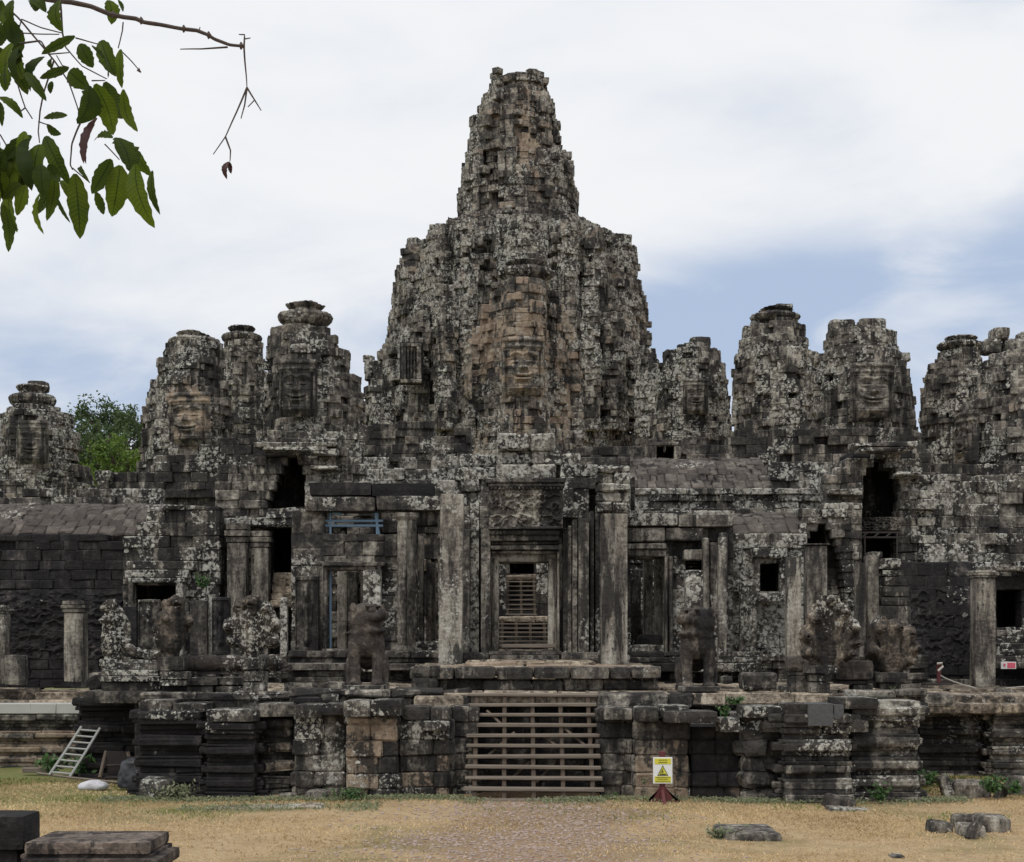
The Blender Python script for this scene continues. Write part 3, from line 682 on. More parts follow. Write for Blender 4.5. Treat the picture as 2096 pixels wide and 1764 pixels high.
m = M(); tower(m, 84, [(560, 1018, 1128), (520, 1018, 1126), (500, 1020, 1118), (470, 1030, 1108), (450, 1035, 1100)], .4, .55, .5, 1, redent, 90., (.12, 3), .08, lic=.2); m.build('tower_top', 'tower', ft)
sf = M(); p = P(957, 770, 80); relief(sf, PX(966, 80), 79.6, p[2], 1.15, 1.45, face_fn(.5, .3, 8), 60, 80, R_(-88), tan=.6); sf.build('carved_face', 'tower', ft)
# smaller face towers -----------------------------------------------------------
def ftower(label, Y, prof, crown, faces=(), tan=0., lic=.05, holes=(), mat='far', broken=None, seed=1., ch=.36, stones=(), corn=None):
    c = prof[0]; o = mk('face_tower', label, 'tower', P((c[1] + c[2]) / 2, c[0], Y), 'face towers')
    m = M(); vt = min(p[0] for p in prof); vb = max(p[0] for p in prof)
    cz = corn or [(vt + (vb - vt) * .30, vt + (vb - vt) * .26, .10), (vt + (vb - vt) * .72, vt + (vb - vt) * .68, .16)]
    tf_ = tan; tower(m, Y, prof, ch, .58, .55, 1.0, redent, 90., (.13, 2.6), .055, holes, (lambda u, v: max(warm(u, v), tf_(u, v) if callable(tf_) else tf_)), lic, cz, miss=.06, seed=seed); m.build('tower_body', mat, o)
    if crown: m = M(); lotus(m, *crown, Y, broken); m.build('lotus_crown', mat, o)
    for s in stones:
        m = M(); boxD(m, *s, Y, 1.0, step=.16, amp=.07, e=.14); m.build('crown_stone', mat, o)
    for k, f in enumerate(faces): face_part(o, *f[:4], f[4], f[5], f[6], f[7], seed * 3 + k, mat)
    return o
def warm(u, v): return .30 * float(vnoise(np.array((u * .035, v * .03, 4.))) > .60)
ftower('lowest face tower at the far left edge, with a broken tilted cap stone', 85, [(1050, -45, 200), (1000, -40, 192), (945, -30, 180), (935, -25, 152), (905, -8, 166), (895, -4, 158), (862, 4, 148), (848, 8, 134), (840, 16, 122)], (22, 112, 786, 838), [(66, 905, 34, 44, 82.0, 0, .38, .0)], 0., .12, seed=1.3, stones=[(55, 92, 778, 800)])
ftower('reddish face tower left of the green trees, its lotus crown sheared flat', 72, [(1010, 284, 480), (960, 288, 478), (905, 290, 476), (830, 298, 470), (822, 306, 468), (765, 310, 464), (758, 324, 460), (718, 334, 458), (705, 346, 454), (698, 352, 448)], (347, 449, 676, 712), [(388, 858, 46, 54, 69.9, -.22, .55, .75)], tanblob((385, 850, 60, 90, .95), (440, 800, 40, 60, .3)), .0, broken=[(-3.2, .5), (-1.8, .5), (-1.5, .95), (0, 1.), (.8, .8), (1.5, .7), (3.2, .6)], seed=2.1)
ftower('half-hidden tower with a round crown between the two left face towers', 96, [(1000, 435, 560), (800, 445, 550), (760, 450, 545), (715, 455, 538), (700, 462, 530)], (456, 534, 666, 706), (), 0., .1, seed=4.)
ftower('face tower with an intact lotus bud crown beside the gap left of the tallest tower', 72, [(960, 515, 762), (900, 528, 752), (860, 538, 746), (800, 543, 741), (764, 545, 736), (757, 546, 716), (716, 548, 711), (704, 549, 695), (684, 552, 680), (668, 556, 674)], (571, 679, 617, 668), [(610, 795, 40, 58, 69.1, -.06, .55, .3)], tanblob((610, 845, 50, 25, .6), (600, 800, 40, 40, .2)), .08, holes=[(600, 616, 770, 776)], seed=5.2, broken=[(-3.2, 1.), (-1.2, .93), (-.3, .97), (.6, 1.0), (1.2, .9), (3.2, 1.)])
ftower('small dark tower with a lump on its top just right of the tallest tower', 92, [(960, 1325, 1508), (900, 1335, 1500), (850, 1340, 1493), (795, 1346, 1489), (745, 1352, 1480), (730, 1360, 1478), (715, 1366, 1466), (706, 1385, 1452)], None, [(1424, 812, 26, 36, 89.2, 0, .4, .0)], 0., .22, seed=6.1, stones=[(1413, 1456, 688, 708), (1400, 1440, 700, 712)])
ftower('square-stone-capped face tower, left of the close pair at the right', 86, [(960, 1500, 1690), (850, 1502, 1692), (800, 1501, 1690), (775, 1502, 1684), (728, 1508, 1676), (722, 1512, 1656), (698, 1517, 1652), (664, 1527, 1646), (656, 1545, 1630)], (1538, 1635, 626, 660), [], 0., .15, broken=[(-3.2, .8), (-1.6, .75), (-.4, .95), (.3, 1.), (1.6, .8), (3.2, .8)], seed=7.4, stones=[(1588, 1624, 620, 634)], holes=[(1618, 1626, 790, 845)])
ftower('face tower crowned by two stone knobs, right of the close pair', 70, [(960, 1655, 1905), (900, 1660, 1888), (865, 1662, 1868), (845, 1664, 1874), (795, 1662, 1868), (768, 1668, 1860), (722, 1674, 1852), (712, 1686, 1838), (690, 1690, 1834), (678, 1704, 1816)], None, [(1785, 800, 46, 56, 67.2, .05, .6, .12)], tanblob((1780, 840, 40, 20, .4)), .15, seed=8.3, stones=[(1703, 1752, 651, 680), (1760, 1815, 650, 682), (1725, 1790, 664, 684)])
ftower('face tower with a flat disc crown seen past the bright gap at the right', 90, [(1120, 1880, 2050), (980, 1884, 2040), (880, 1888, 2036), (848, 1883, 2034), (806, 1886, 2032), (775, 1893, 2028), (750, 1898, 2024), (730, 1910, 2016), (716, 1925, 2006)], (1921, 2013, 686, 718), [], 0., .15, seed=9.6)
o = ftower('face tower cut off by the right edge, its stone face in profile', 68, [(1200, 1960, 2250), (1040, 1965, 2240), (960, 1968, 2236), (900, 1968, 2230), (830, 1978, 2222), (785, 1990, 2210), (750, 2008, 2196), (720, 2025, 2180)], None, [], tanblob((1985, 900, 40, 50, .5), (2070, 900, 40, 60, .3)), .08, seed=10.2, stones=[(2018, 2052, 690, 722), (2035, 2070, 668, 692), (2060, 2130, 692, 722), (2090, 2150, 676, 700)])
sf = M(); relief(sf, PX(1977, 68), 67.6, PZ(905, 68), 1.0, 1.3, face_fn(.5, .3, 5), 60, 80, R_(-80), tan=.45); sf.build('carved_face', 'far', o)
# stubs between the towers
def stub(label, Y, prof, **k):
    o = mk('ruined_turret', label, 'ruin', P((prof[0][1] + prof[0][2]) / 2, prof[0][0], Y)); m = M(); tower(m, Y, prof, .38, .58, .5, 1., redent, 90., (.12, 3), .06, miss=.08, **k); m.build('turret_body', 'far', o)
stub('thin ruined stub with a flat top against the left foot of the tallest tower', 98, [(980, 742, 830), (860, 745, 815), (800, 748, 800), (760, 748, 790), (742, 748, 774), (733, 749, 768)], lic=.15, seed=12.)
stub('broken stepped stub against the right foot of the tallest tower', 98, [(980, 1290, 1378), (800, 1300, 1362), (745, 1310, 1350), (738, 1316, 1344), (716, 1318, 1342)], lic=.3, seed=13.)
# ------------------------------------------------------------------ upper terrace mass behind the entrance
def butt(seed, amp=.9, k=.42, kz=.16, set=.06, z0=8.):
    def f(x, z):
        q = vnoise(np.array((math.floor(x * k * 2) * .5 + seed, math.floor(z * kz * 2) * .5, seed)))
        return (q - .5) * 2 * amp + (z - z0) * set
    return f
up = mk('upper_gallery', 'jumble of dark upper gallery walls below the left-hand face towers', 'building', P(560, 1120, 62))
m = M(); wallD(m, -330, 965, 850, 1140, 62, th=1.2, ch=.36, bw=.6, rough=.05, dep=butt(2.), top=[(-330, 1015), (165, 1010), (200, 972), (285, 965), (330, 930), (420, 905), (500, 898), (540, 885), (700, 880), (745, 865), (800, 860), (960, 890)], lic=.1, tan=lambda x, z: .25 * (vnoise(np.array((x * .3, z * .3, 2.))) > .66), miss=.07)
m.build('wall', 'wall', up)
up2 = mk('upper_gallery', 'jumble of dark upper gallery walls below the right-hand face towers', 'building', P(1600, 1120, 62))
m = M(); wallD(m, 1175, 2420, 850, 1140, 62, th=1.2, ch=.36, bw=.6, rough=.05, dep=butt(7.), top=[(1175, 905), (1280, 915), (1340, 908), (1500, 892), (1520, 872), (1680, 880), (1700, 872), (1870, 880), (1900, 955), (2420, 955)], lic=.14, miss=.07, holes=[R4(1342, 1382, 912, 938)])
recessD(m, 1342, 1382, 912, 938, 62, 2.0)
m.build('wall', 'wall', up2)
m = M()
for a in ((1336, 1390, 904, 912), (1336, 1344, 912, 940), (1380, 1390, 912, 940), (1360, 1363, 912, 924)): boxD(m, *a, 61.0, .4)
m.build('window', 'pillar', up2)
def roof(m, x0, x1, y0, z0, y1, z1, rows=6, bw=.45, bulge=.25, lic=0., tan=0.):
    for r in range(rows):
        s0, s1 = r / rows, (r + 1) / rows
        def pt(s): return np.array((y0 + (y1 - y0) * s, z0 + (z1 - z0) * (s + bulge * math.sin(s * math.pi) * .8)))
        a, b2 = pt(s0), pt(s1); c = (a + b2) / 2; d = b2 - a; ln = np.linalg.norm(d); an = math.atan2(d[1], d[0])
        x = x0; cs, hs = [], []
        while x < x1 - .02:
            wd = bw * random.uniform(.7, 1.35)
            if x + wd > x1 - .2: wd = x1 - x
            cs.append((x + wd / 2, c[0] + .12, c[1] - .03 + random.gauss(0, .018))); hs.append((wd / 2, ln / 2 + .045, .16)); x += wd
        # local frame: depth axis follows the slope
        blocks(m, [(p[0], 0, 0) for p in cs], hs, 0., .035, .014, tan, lic)
        v = m.v[-1]; Rm = rotx(an); cc = np.repeat(np.array(cs), 24, 0)
        loc = v - np.concatenate((cc[:, :1], 0 * cc[:, 1:]), 1); m.v[-1] = loc @ Rm.T + cc
# ------------------------------------------------------------------ outer gallery, left
gl = mk('outer_gallery', 'low black relief-carved gallery wall with a stepped stone roof at the far left', 'gallery', P(90, 1400, 43))
m = M(); wallD(m, -330, 258, 1093, 1408, 43, th=.7, ch=.27, bw=.55, rough=.022, miss=.004, top=[(-330, 1093), (205, 1093), (240, 1108), (250, 1118), (258, 1135)], tan=lambda x, z: .42 * (z < 2.55) * (random.random() < .35), lic=lambda x, z: -.25 + .2 * (z > 5.9))
relief(m, PX(70, 42.95), 42.99, PZ(1280, 43), 2.75, 1.02, lambda a, b: .09 * (1 - np.abs(fbm(np.stack((a * 9, b * 5, 0 * a), -1), 3)) * 7) * np.clip((1 - np.abs(a)) * 12, 0, 1) * np.clip((1 - np.abs(b)) * 7, 0, 1) - .02, 200, 90, lic=-.2)
m.build('wall', 'black', gl)
m = M(); roof(m, PX(-330, 44), PX(322, 44), 43.3, 6.30, 46.0, 7.38, 7, .34, .2, lic=-.02); m.build('roof', 'roof', gl)
m = M(); wallD(m, -330, 330, 1000, 1040, 47, th=.6, ch=.34, bw=.55, rough=.06, top=[(-330, 1015), (190, 1012), (200, 975), (285, 972), (330, 1000)], lic=.25, miss=.1); m.build('ridge', 'wall', gl)
dg = mk('gallery_doorway', 'half-buried gallery door with white-stained frame next to the black relief wall', 'doorway', P(345, 1400, 43))
m = M(); wallD(m, 252, 450, 1035, 1405, 42.8, th=.7, ch=.36, bw=.6, rough=.04, holes=[R4(268, 362, 1190, 1405)], top=[(252, 1110), (300, 1060), (320, 1040), (450, 1035)], lic=lambda x, z: .15 + .25 * (z > 5), miss=.04)
recessD(m, 268, 362, 1190, 1400, 43.4, 1.8); m.build('wall', 'wall', dg)
m = M()
for a in ((255, 385, 1166, 1182, .5), (262, 378, 1182, 1192, .55), (262, 272, 1192, 1345, .1), (360, 374, 1192, 1345, .6)): boxD(m, *a[:4], 42.45, .4, lic=a[4])
boxD(m, 258, 402, 1148, 1166, 42.5, .5, lic=.3); m.build('door_frame', 'porch', dg)
# ------------------------------------------------------------------ left wing of the entrance: niche, tall opening
lw = mk('niche_wing', 'ruined wing with a corbelled arch niche over a dark door, left of the entrance', 'building', P(600, 1360, 44))
m = M(); wallD(m, 440, 760, 880, 1365, 44, th=.8, ch=.25, bw=.5, rough=.05, miss=.04, dep=lambda x, z: (.35 if z > 8.0 else 0) + .25 * (vnoise(np.array((math.floor(x * 1.1), math.floor(z * .5), 4.))) - .5), holes=[[(925, 593, 597), (938, 584, 604), (955, 576, 614), (975, 566, 621), (1000, 562, 624), (1018, 550, 625), (1038, 545, 626), (1046, 552, 626)], R4(553, 612, 1080, 1196)],
    top=[(440, 965), (500, 945), (545, 918), (575, 898), (612, 890), (640, 905), (690, 902), (740, 985), (760, 1000)], lic=lambda x, z: .15 + .3 * (vnoise(np.array((x * .7, z * .9, 1.))) > .62), tan=lambda x, z: .35 * (vnoise(np.array((x * .5, z * .6, 9.))) > .72))
m.build('wall', 'porch', lw)
m = M(); wallD(m, 535, 640, 905, 1050, 46.5, th=.4, ch=.36, bw=.5, rough=.03, lic=-.25)
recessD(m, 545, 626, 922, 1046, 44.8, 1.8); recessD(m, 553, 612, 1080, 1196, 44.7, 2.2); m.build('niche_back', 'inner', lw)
m = M()
for k in range(5): boxD(m, 560 - k * 2, 612, 1172 + k * 14, 1187 + k * 14, 43.9 - k * .22, .5, tan=.5)
m.build('doorstep', 'slab', lw)
m = M()
for a in ((520, 692, 905, 914), (538, 668, 914, 922), (636, 690, 918, 930), (636, 690, 952, 960), (545, 630, 1046, 1060), (440, 640, 1060, 1078)): boxD(m, *a, 43.5, .6, lic=.4, e=.06, jit=.02)
m.build('cornice', 'porch', lw)
# doorway with the lintel beams and blue frame -----------------------------------
ld = mk('ruined_doorway', 'roofless doorway under two long lintel beams with blue steel props inside', 'doorway', P(720, 1350, 41))
m = M()
boxD(m, 632, 760, 986, 1014, 41.2, 1.0, step=.15, amp=.03, lic=-.1); boxD(m, 761, 888, 988, 1016, 41.2, 1.0, step=.15, amp=.03, lic=-.1)
m.build('top_beam', 'black', ld)
m = M(); boxD(m, 622, 768, 1016, 1046, 40.8, 1.0, step=.14, amp=.04, lic=.42); boxD(m, 769, 902, 1014, 1044, 40.8, 1.0, step=.14, amp=.04, lic=.5); m.build('lintel', 'porch', ld)
m = M(); wallD(m, 596, 664, 1044, 1345, 41, th=.8, ch=.42, bw=.7, rough=.03, lic=.12)
wallD(m, 660, 818, 1093, 1345, 41, th=.7, ch=.4, bw=.7, rough=.025, holes=[R4(672, 762, 1166, 1332)], top=[(660, 1090), (700, 1098), (815, 1096), (818, 1110)], lic=.12)
wallD(m, 846, 950, 1042, 1345, 41.2, th=.7, ch=.42, bw=.6, rough=.035, holes=[R4(853, 897, 1062, 1328)], lic=.25, tan=lambda x, z: .5 * (random.random() < .15))
m.build('wall', 'porch', ld)
m = M()
for k, (w0, d) in enumerate(((20, 40.75), (12, 40.85))):
    boxD(m, 672 - w0 + k * 2, 770 + w0 - k * 2, 1150 + k * 8, 1158 + k * 8, d, .3); boxD(m, 672 - w0, 672 - w0 + 9, 1158 + k * 8, 1335, d, .3); boxD(m, 760 + w0 - 8, 760 + w0, 1158 + k * 8, 1335, d, .3)
boxD(m, 655, 775, 1328, 1338, 40.6, .5); m.build('door_frame', 'porch', ld)
for u0, u1, d in ((816, 831, 40.2), (834, 850, 40.6)):
    m = M(); lathe(m, PX((u0 + u1) / 2, d), d, [(.13 + .012 * (j % 4 == 0) + (.07 if j < 2 or j > 34 else 0), PZ(1338 - j * 8, d)) for j in range(37)], 14, amp=.006, lic=-.05); m.build('colonette', 'pale', ld)
m = M()
for a, b2 in (((676, 1050), (676, 1330)), ((772, 1050), (772, 1096)), ((664, 1066), (784, 1066)), ((664, 1076), (784, 1076)), ((680, 1050), (700, 1052)), ((768, 1050), (776, 1096))): tube(m, [P(*a, 41.25), P(*b2, 41.25)], .038, 8)
tag(m.build('scaffold_frame', 'steel'), 'blue steel prop frame inside the roofless doorway under the lintel beams', 'scaffold')
for u0, u1, vt, t2 in ((857, 867, 1095, .2), (872, 891, 1150, .8)): m = M(); boxD(m, u0, u1, vt, 1330, 43.2, .5, step=.12, amp=.02, tan=t2); m.build('inner_pillar', 'pale', ld)
m = M(); wallD(m, 600, 960, 1020, 1345, 45.2, th=.5, ch=.4, bw=.7, rough=.05, lic=.2, tan=lambda x, z: .45 * (random.random() < .2), miss=.05, top=[(600, 1040), (960, 1010)]); m.build('back_wall', 'porch', ld)
for u in (690, 712, 738): m = M(); boxD(m, u, u + 20, 1168, 1335, 43.6, .5, tan=.25); m.build('pilaster', 'pale', ld)
def devata(m, u0, u1, v0, v1, Y, th=.3, lic=0., tan=0.):
    """standing slab with a low figure in relief"""
    x0, x1, z0, z1 = PX(u0, Y), PX(u1, Y), PZ(v1, Y), PZ(v0, Y)
    rbox(m, ((x0 + x1) / 2, Y + th / 2, (z0 + z1) / 2), ((x1 - x0) / 2, th / 2, (z1 - z0) / 2), .1, .02, .05, tan=tan, lic=lic)
    def f(a, b):
        d = .13 * gs(np.hypot(a * 1.1, (b - .52) * 1.9), .22) + .11 * gs(np.hypot(a * 1.3, (b - .62) * .9), .3)
        d = d + .13 * gs(a, .30 - .1 * gs(b - .12, .15)) * np.clip((b + .75) * 6, 0, 1) * np.clip((.36 - b) * 8, 0, 1)
        d = d + .07 * gs(np.abs(a) - .42 - .15 * b, .09) * np.clip((b + .25) * 6, 0, 1) * np.clip((.4 - b) * 8, 0, 1)
        d = d + .06 * (np.maximum(np.abs(a), np.abs(b)) > .9)
        return d + fbm(np.stack((a * 5, b * 9, 0 * a + u0), -1), 3) * .05 - .02
    relief(m, (x0 + x1) / 2, Y - .012, (z0 + z1) / 2, (x1 - x0) / 2 * .97, (z1 - z0) / 2 * .97, f, 40, 80, lic=lic, tan=tan)
m = M(); devata(m, 604, 652, 1178, 1348, 40.55, .35, -.1); m.build('relief_panel', 'wall', ld)
# ------------------------------------------------------------------ central entrance
en = mk('temple_entrance', 'central temple entrance with carved pediment over a moulded stone door frame', 'entrance', P(1075, 1345, 40))
m = M(); wallD(m, 940, 1240, 1080, 1350, 40.2, th=1.0, ch=.45, bw=.6, rough=.03, holes=[R4(1003, 1142, 1132, 1350)], lic=.2, tan=lambda x, z: .2 * (random.random() < .2)); m.build('wall', 'porch', en)
for (a, b2, vt, d, l) in ((944, 962, 1052, 39.5, .2), (962, 981, 1020, 39.7, .5), (984, 1004, 1080, 39.3, .1), (1142, 1152, 1100, 39.9, 0), (1152, 1162, 1085, 39.7, 0), (1162, 1170, 1075, 39.5, -.1), (1172, 1182, 1062, 39.2, -.1), (1184, 1206, 1058, 39.0, .05), (1208, 1216, 1045, 39.3, 0), (1218, 1228, 1050, 39.5, .1)):
    m = M(); boxD(m, a, b2, vt, 1340, d, .8, step=.18, amp=.018, e=.04, lic=l - .05); m.build('pilaster', 'porch', en)
m = M()
for (a, b2, vt, vb, d) in ((1004, 1022, 1140, 1332, 39.75), (1122, 1140, 1140, 1332, 39.75), (1004, 1140, 1132, 1150, 39.75)): boxD(m, a, b2, vt, vb, d, .9, e=.03, tan=.22, lic=-.2)
for (a, b2, vt, vb, d) in ((1008, 1012, 1142, 1332, 39.66), (1132, 1136, 1142, 1332, 39.66), (1000, 1003, 1130, 1335, 39.6), (1141, 1145, 1130, 1335, 39.6)): boxD(m, a, b2, vt, vb, d, .2, e=.02, tan=.3)
m.build('door_frame', 'pale', en)
m = M()
for (vt, vb, d, w0) in ((1126, 1134, 39.55, 0), (1116, 1125, 39.4, 2), (1108, 1115, 39.5, 0), (1094, 1107, 39.35, 3), (1084, 1093, 39.25, 4), (1078, 1083, 39.15, 6)): boxD(m, 1005 - w0, 1142 + w0, vt, vb, d, .8, e=.03, jit=.008, lic=-.12)
m.build('lintel', 'porch', en)
def scroll(a, b):
    n = fbm(np.stack((a * 5, b * 3.3, 0 * a + 3), -1), 4); d = .10 * (1 - np.abs(n) * 9)
    for cx_ in (-.42, .38):
        r = np.hypot(a - cx_, (b + .1) * .8); th_ = np.arctan2(b + .1, a - cx_)
        d = d + .05 * np.sin(r * 26 + th_ * 2) * gs(r, .42)
    d = d + .13 * gs(np.hypot(a * 1.3, (b + .55)), .2)
    return np.clip(d, -.12, .22) * np.clip((1 - np.abs(a)) * 14, 0, 1) - .03
m = M(); relief(m, PX(1077, 39.4), 39.5, PZ(1034, 39.5), 74 * 39.5 / F, 46 * 39.5 / F, scroll, 110, 80, lic=-.02, tan=.12); boxD(m, 1000, 1152, 985, 1082, 39.52, .8, lic=0)
m.build('pediment', 'carved', en)
m = M()
boxD(m, 994, 1158, 978, 988, 39.38, 1.0, e=.05); boxD(m, 1000, 1156, 990, 996, 39.40, .4)
for k in range(19): boxD(m, 1004 + k * 8, 1009 + k * 8, 997, 1001, 39.36, .2)
m.build('cornice', 'porch', en)
m = M(); wallD(m, 940, 1245, 870, 985, 42.5, th=1.2, ch=.40, bw=.85, rough=.07, dep=lambda x, z: -.9 * (abs(x - PX(1075, 42)) < 1.05) + .35 * (vnoise(np.array((math.floor(x * .9), math.floor(z * .8), 6.))) - .3) + (z - 8) * .22, top=[(940, 965), (985, 930), (1000, 900), (1020, 880), (1140, 882), (1165, 905), (1185, 930), (1245, 950)], lic=lambda x, z: .42, miss=.06, e=.06)
m.build('upper_stack', 'porch', en)
m = M(); wallD(m, 905, 1000, 960, 1085, 41.5, th=.8, ch=.36, bw=.5, rough=.06, lic=.1, tan=.15, top=[(905, 1000), (940, 958), (1000, 950)]); m.build('shoulder_wall', 'porch', en); m = M(); wallD(m, 1148, 1290, 940, 1060, 41.5, th=.8, ch=.36, bw=.55, rough=.06, dep=lambda x, z: .4 * (vnoise(np.array((math.floor(x * 1.2), math.floor(z), 3.))) - .5), lic=.3, top=[(1148, 960), (1215, 950), (1230, 940), (1285, 955), (1290, 990)], holes=[R4(1206, 1222, 1005, 1055)])
m.build('shoulder_wall', 'porch', en)
m = M(); wallD(m, 930, 1300, 975, 1136, 42.6, th=.5, ch=.36, bw=.6, rough=.02); m.build('backing_wall', 'wall', en)
m = M(); wallD(m, 1222, 1290, 955, 1048, 40.6, th=.8, ch=.26, bw=.7, rough=.07, lic=.5, e=.06); m.build('stacked_pier', 'porch', en)
# sill under the door
m = M()
for (a, b2, vt, vb, d, t2) in ((1000, 1150, 1332, 1340, 39.1, .5), (1002, 1145, 1341, 1350, 38.9, .35), (1010, 1140, 1349, 1357, 38.7, .3)): boxD(m, a, b2, vt, vb, d, 1.0, step=.12, amp=.015, e=.04, tan=t2, lic=-.1)
boxD(m, 940, 1002, 1335, 1358, 39.0, .8, step=.12, amp=.03); boxD(m, 1148, 1230, 1335, 1358, 38.9, .8, step=.12, amp=.03)
m.build('door_sill', 'terrace', en)
# ------------------------------------------------------------------ right wing of the entrance
rw = mk('ruined_wing', 'lichen-spotted wing with a door and barred window, directly right of the entrance', 'building', P(1390, 1350, 42))
m = M(); wallD(m, 1275, 1502, 1046, 1350, 42, th=.6, ch=.4, bw=.7, rough=.03, holes=[R4(1291, 1361, 1138, 1334), R4(1405, 1448, 1145, 1184)], lic=lambda x, z: .25, miss=.02); m.build('wall', 'porch', rw)
m = M(); boxD(m, 1282, 1388, 1050, 1076, 41.5, .6, step=.14, amp=.03, lic=.35); boxD(m, 1389, 1492, 1052, 1078, 41.5, .6, step=.14, amp=.03, lic=-.1); boxD(m, 1284, 1362, 1080, 1108, 41.6, .5, lic=.2); boxD(m, 1363, 1440, 1080, 1106, 41.6, .5, lic=.1); m.build('lintel', 'porch', rw)
m = M(); 
PIL = ((1284, 1364, 1112, 1124, 41.5, 0, .1), (1286, 1364, 1125, 1138, 41.6, 0, -.2), (1361, 1367, 1138, 1335, 41.55, .1, 0), (1369, 1378, 1138, 1335, 41.65, .1, 0), (1400, 1452, 1124, 1146, 41.6, 0, .45), (1440, 1452, 1100, 1340, 41.2, .05, 0), (1454, 1470, 1110, 1340, 41.3, .05, .1), (1472, 1490, 1090, 1340, 41.5, .05, .2))
for (a, b2, vt, vb, d, t2, l) in PIL: m = M(); boxD(m, a, b2, vt, vb, d, .4, e=.03, tan=t2, lic=l); m.build('pilaster', 'pillar', rw)
m = M(); recessD(m, 1405, 1448, 1145, 1184, 42.6, 1.5)
for k in range(4): boxD(m, 1405, 1432, 1150 + k * 8, 1154 + k * 8, 42.3, .12, tan=0, lic=.2)
wallD(m, 1170, 1560, 1040, 1345, 46.4, th=.5, ch=.4, bw=.6, rough=.05, lic=.1); boxD(m, 1288, 1312, 1165, 1335, 45, .5, lic=.35)
m.build('inner_wall', 'wall', rw)
for u0, u1, Yp in ((1318, 1337, 43.6), (1341, 1357, 43.3)): m = M(); boxD(m, u0, u1, 1100, 1335, Yp, .5, step=.12, amp=.02, tan=.4, lic=-.1); m.build('inner_pillar', 'pale', rw)
m = M(); rbox(m, P(1330, 1318, 43.0), (.38, .3, .28), .1, .06, .15); m.build('fallen_block', 'black', rw)
m = M()
for k, (vt, vb, d) in enumerate(((1334, 1344, 41.2), (1345, 1356, 40.9), (1357, 1375, 40.6))): wallD(m, 1276, 1560, vt, vb, d, th=1.0, ch=.2, bw=.8, rough=.04, lic=.1)
m.build('base_moulding', 'terrace', rw)
r2 = mk('window_wing', 'white-lichened wall with one black square window, right of the entrance', 'building', P(1570, 1350, 42.3))
m = M(); wallD(m, 1488, 1652, 1070, 1355, 42.4, th=.6, ch=.36, bw=.6, rough=.045, holes=[R4(1556, 1597, 1144, 1213)], lic=lambda x, z: .55, miss=.04, top=[(1488, 1090), (1520, 1085), (1600, 1078), (1652, 1072)]); m.build('wall', 'porch', r2)
m = M(); recessD(m, 1556, 1597, 1144, 1213, 43, 1.6); m.build('window_opening', 'inner', r2)
m = M(); boxD(m, 1545, 1556, 1140, 1215, 42.1, .3, lic=.4); boxD(m, 1597, 1608, 1140, 1215, 42.1, .3, lic=.3); boxD(m, 1542, 1612, 1122, 1142, 42.0, .4, lic=.5); boxD(m, 1548, 1612, 1212, 1232, 41.8, .5, step=.1, amp=.05, lic=.3); m.build('window_frame', 'porch', r2)
m = M(); devata(m, 1514, 1548, 1190, 1345, 41.9, .3, .1); m.build('relief_panel', 'porch', r2)
m = M(); roof(m, PX(1495, 43), PX(1645, 43), 42.4, PZ(1096, 42.4), 44.2, PZ(1056, 44.2), 4, .34, .2); m.build('roof', 'roof', r2)
r3 = mk('arched_vault', 'broken end of a gallery vault, a tall pointed black arch behind a square pillar', 'arch', P(1690, 1350, 43))
m = M(); wallD(m, 1636, 1765, 1030, 1355, 43, th=.8, ch=.20, bw=.5, rough=.04, holes=[[(1074, 1682, 1688), (1090, 1662, 1700), (1108, 1646, 1710), (1150, 1643, 1722), (1200, 1643, 1728), (1260, 1643, 1732), (1335, 1643, 1734)]], lic=.3, top=[(1636, 1045), (1700, 1030), (1765, 1030)]); m.build('wall', 'porch', r3)
m = M(); wallD(m, 1630, 1760, 1060, 1345, 45.6, th=.5, ch=.36, bw=.6, rough=.04, lic=-.3); recessD(m, 1643, 1734, 1080, 1345, 43.85, 2.0)
for k in range(8): boxD(m, 1724 - (7 - k) * 1.5, 1738, 1095 + k * 28, 1123 + k * 28, 43.7, 1.5, e=.05, lic=-.2)
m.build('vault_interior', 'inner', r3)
r4 = mk('tall_niche_wing', 'tall ruined wing with a high corbelled niche above a braced black door, at the right', 'building', P(1800, 1350, 44))
m = M(); wallD(m, 1690, 1915, 905, 1360, 44, th=.9, ch=.25, bw=.5, rough=.05, miss=.04, dep=lambda x, z: .3 * (z > 7.6) + .3 * (vnoise(np.array((math.floor(x * 1.1), math.floor(z * .55), 11.))) - .5), holes=[[(940, 1800, 1806), (948, 1788, 1825), (960, 1778, 1840), (978, 1770, 1848), (1000, 1769, 1851), (1030, 1764, 1846), (1060, 1762, 1842)], R4(1765, 1840, 1085, 1200)],
    top=[(1690, 985), (1720, 960), (1760, 930), (1800, 912), (1840, 920), (1880, 950), (1915, 985)], lic=.2, tan=lambda x, z: .3 * (vnoise(np.array((x * .5, z * .6, 5.))) > .74)); m.build('wall', 'porch', r4)
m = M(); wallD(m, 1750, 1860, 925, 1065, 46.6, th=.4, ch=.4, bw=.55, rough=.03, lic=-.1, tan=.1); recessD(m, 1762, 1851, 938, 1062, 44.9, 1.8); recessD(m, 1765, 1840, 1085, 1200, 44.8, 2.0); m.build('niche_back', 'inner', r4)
m = M(); relief(m, PX(1803, 43.9), 44.0, PZ(1072, 44), 42 * 44 / F, 13 * 44 / F, lambda a, b: .06 * (1 - 7 * np.abs(fbm(np.stack((a * 7, b * 2.5, 0 * a), -1), 3))), 80, 30); boxD(m, 1760, 1846, 1058, 1086, 44.03, .5); m.build('carved_lintel', 'porch', r4)
m = M()
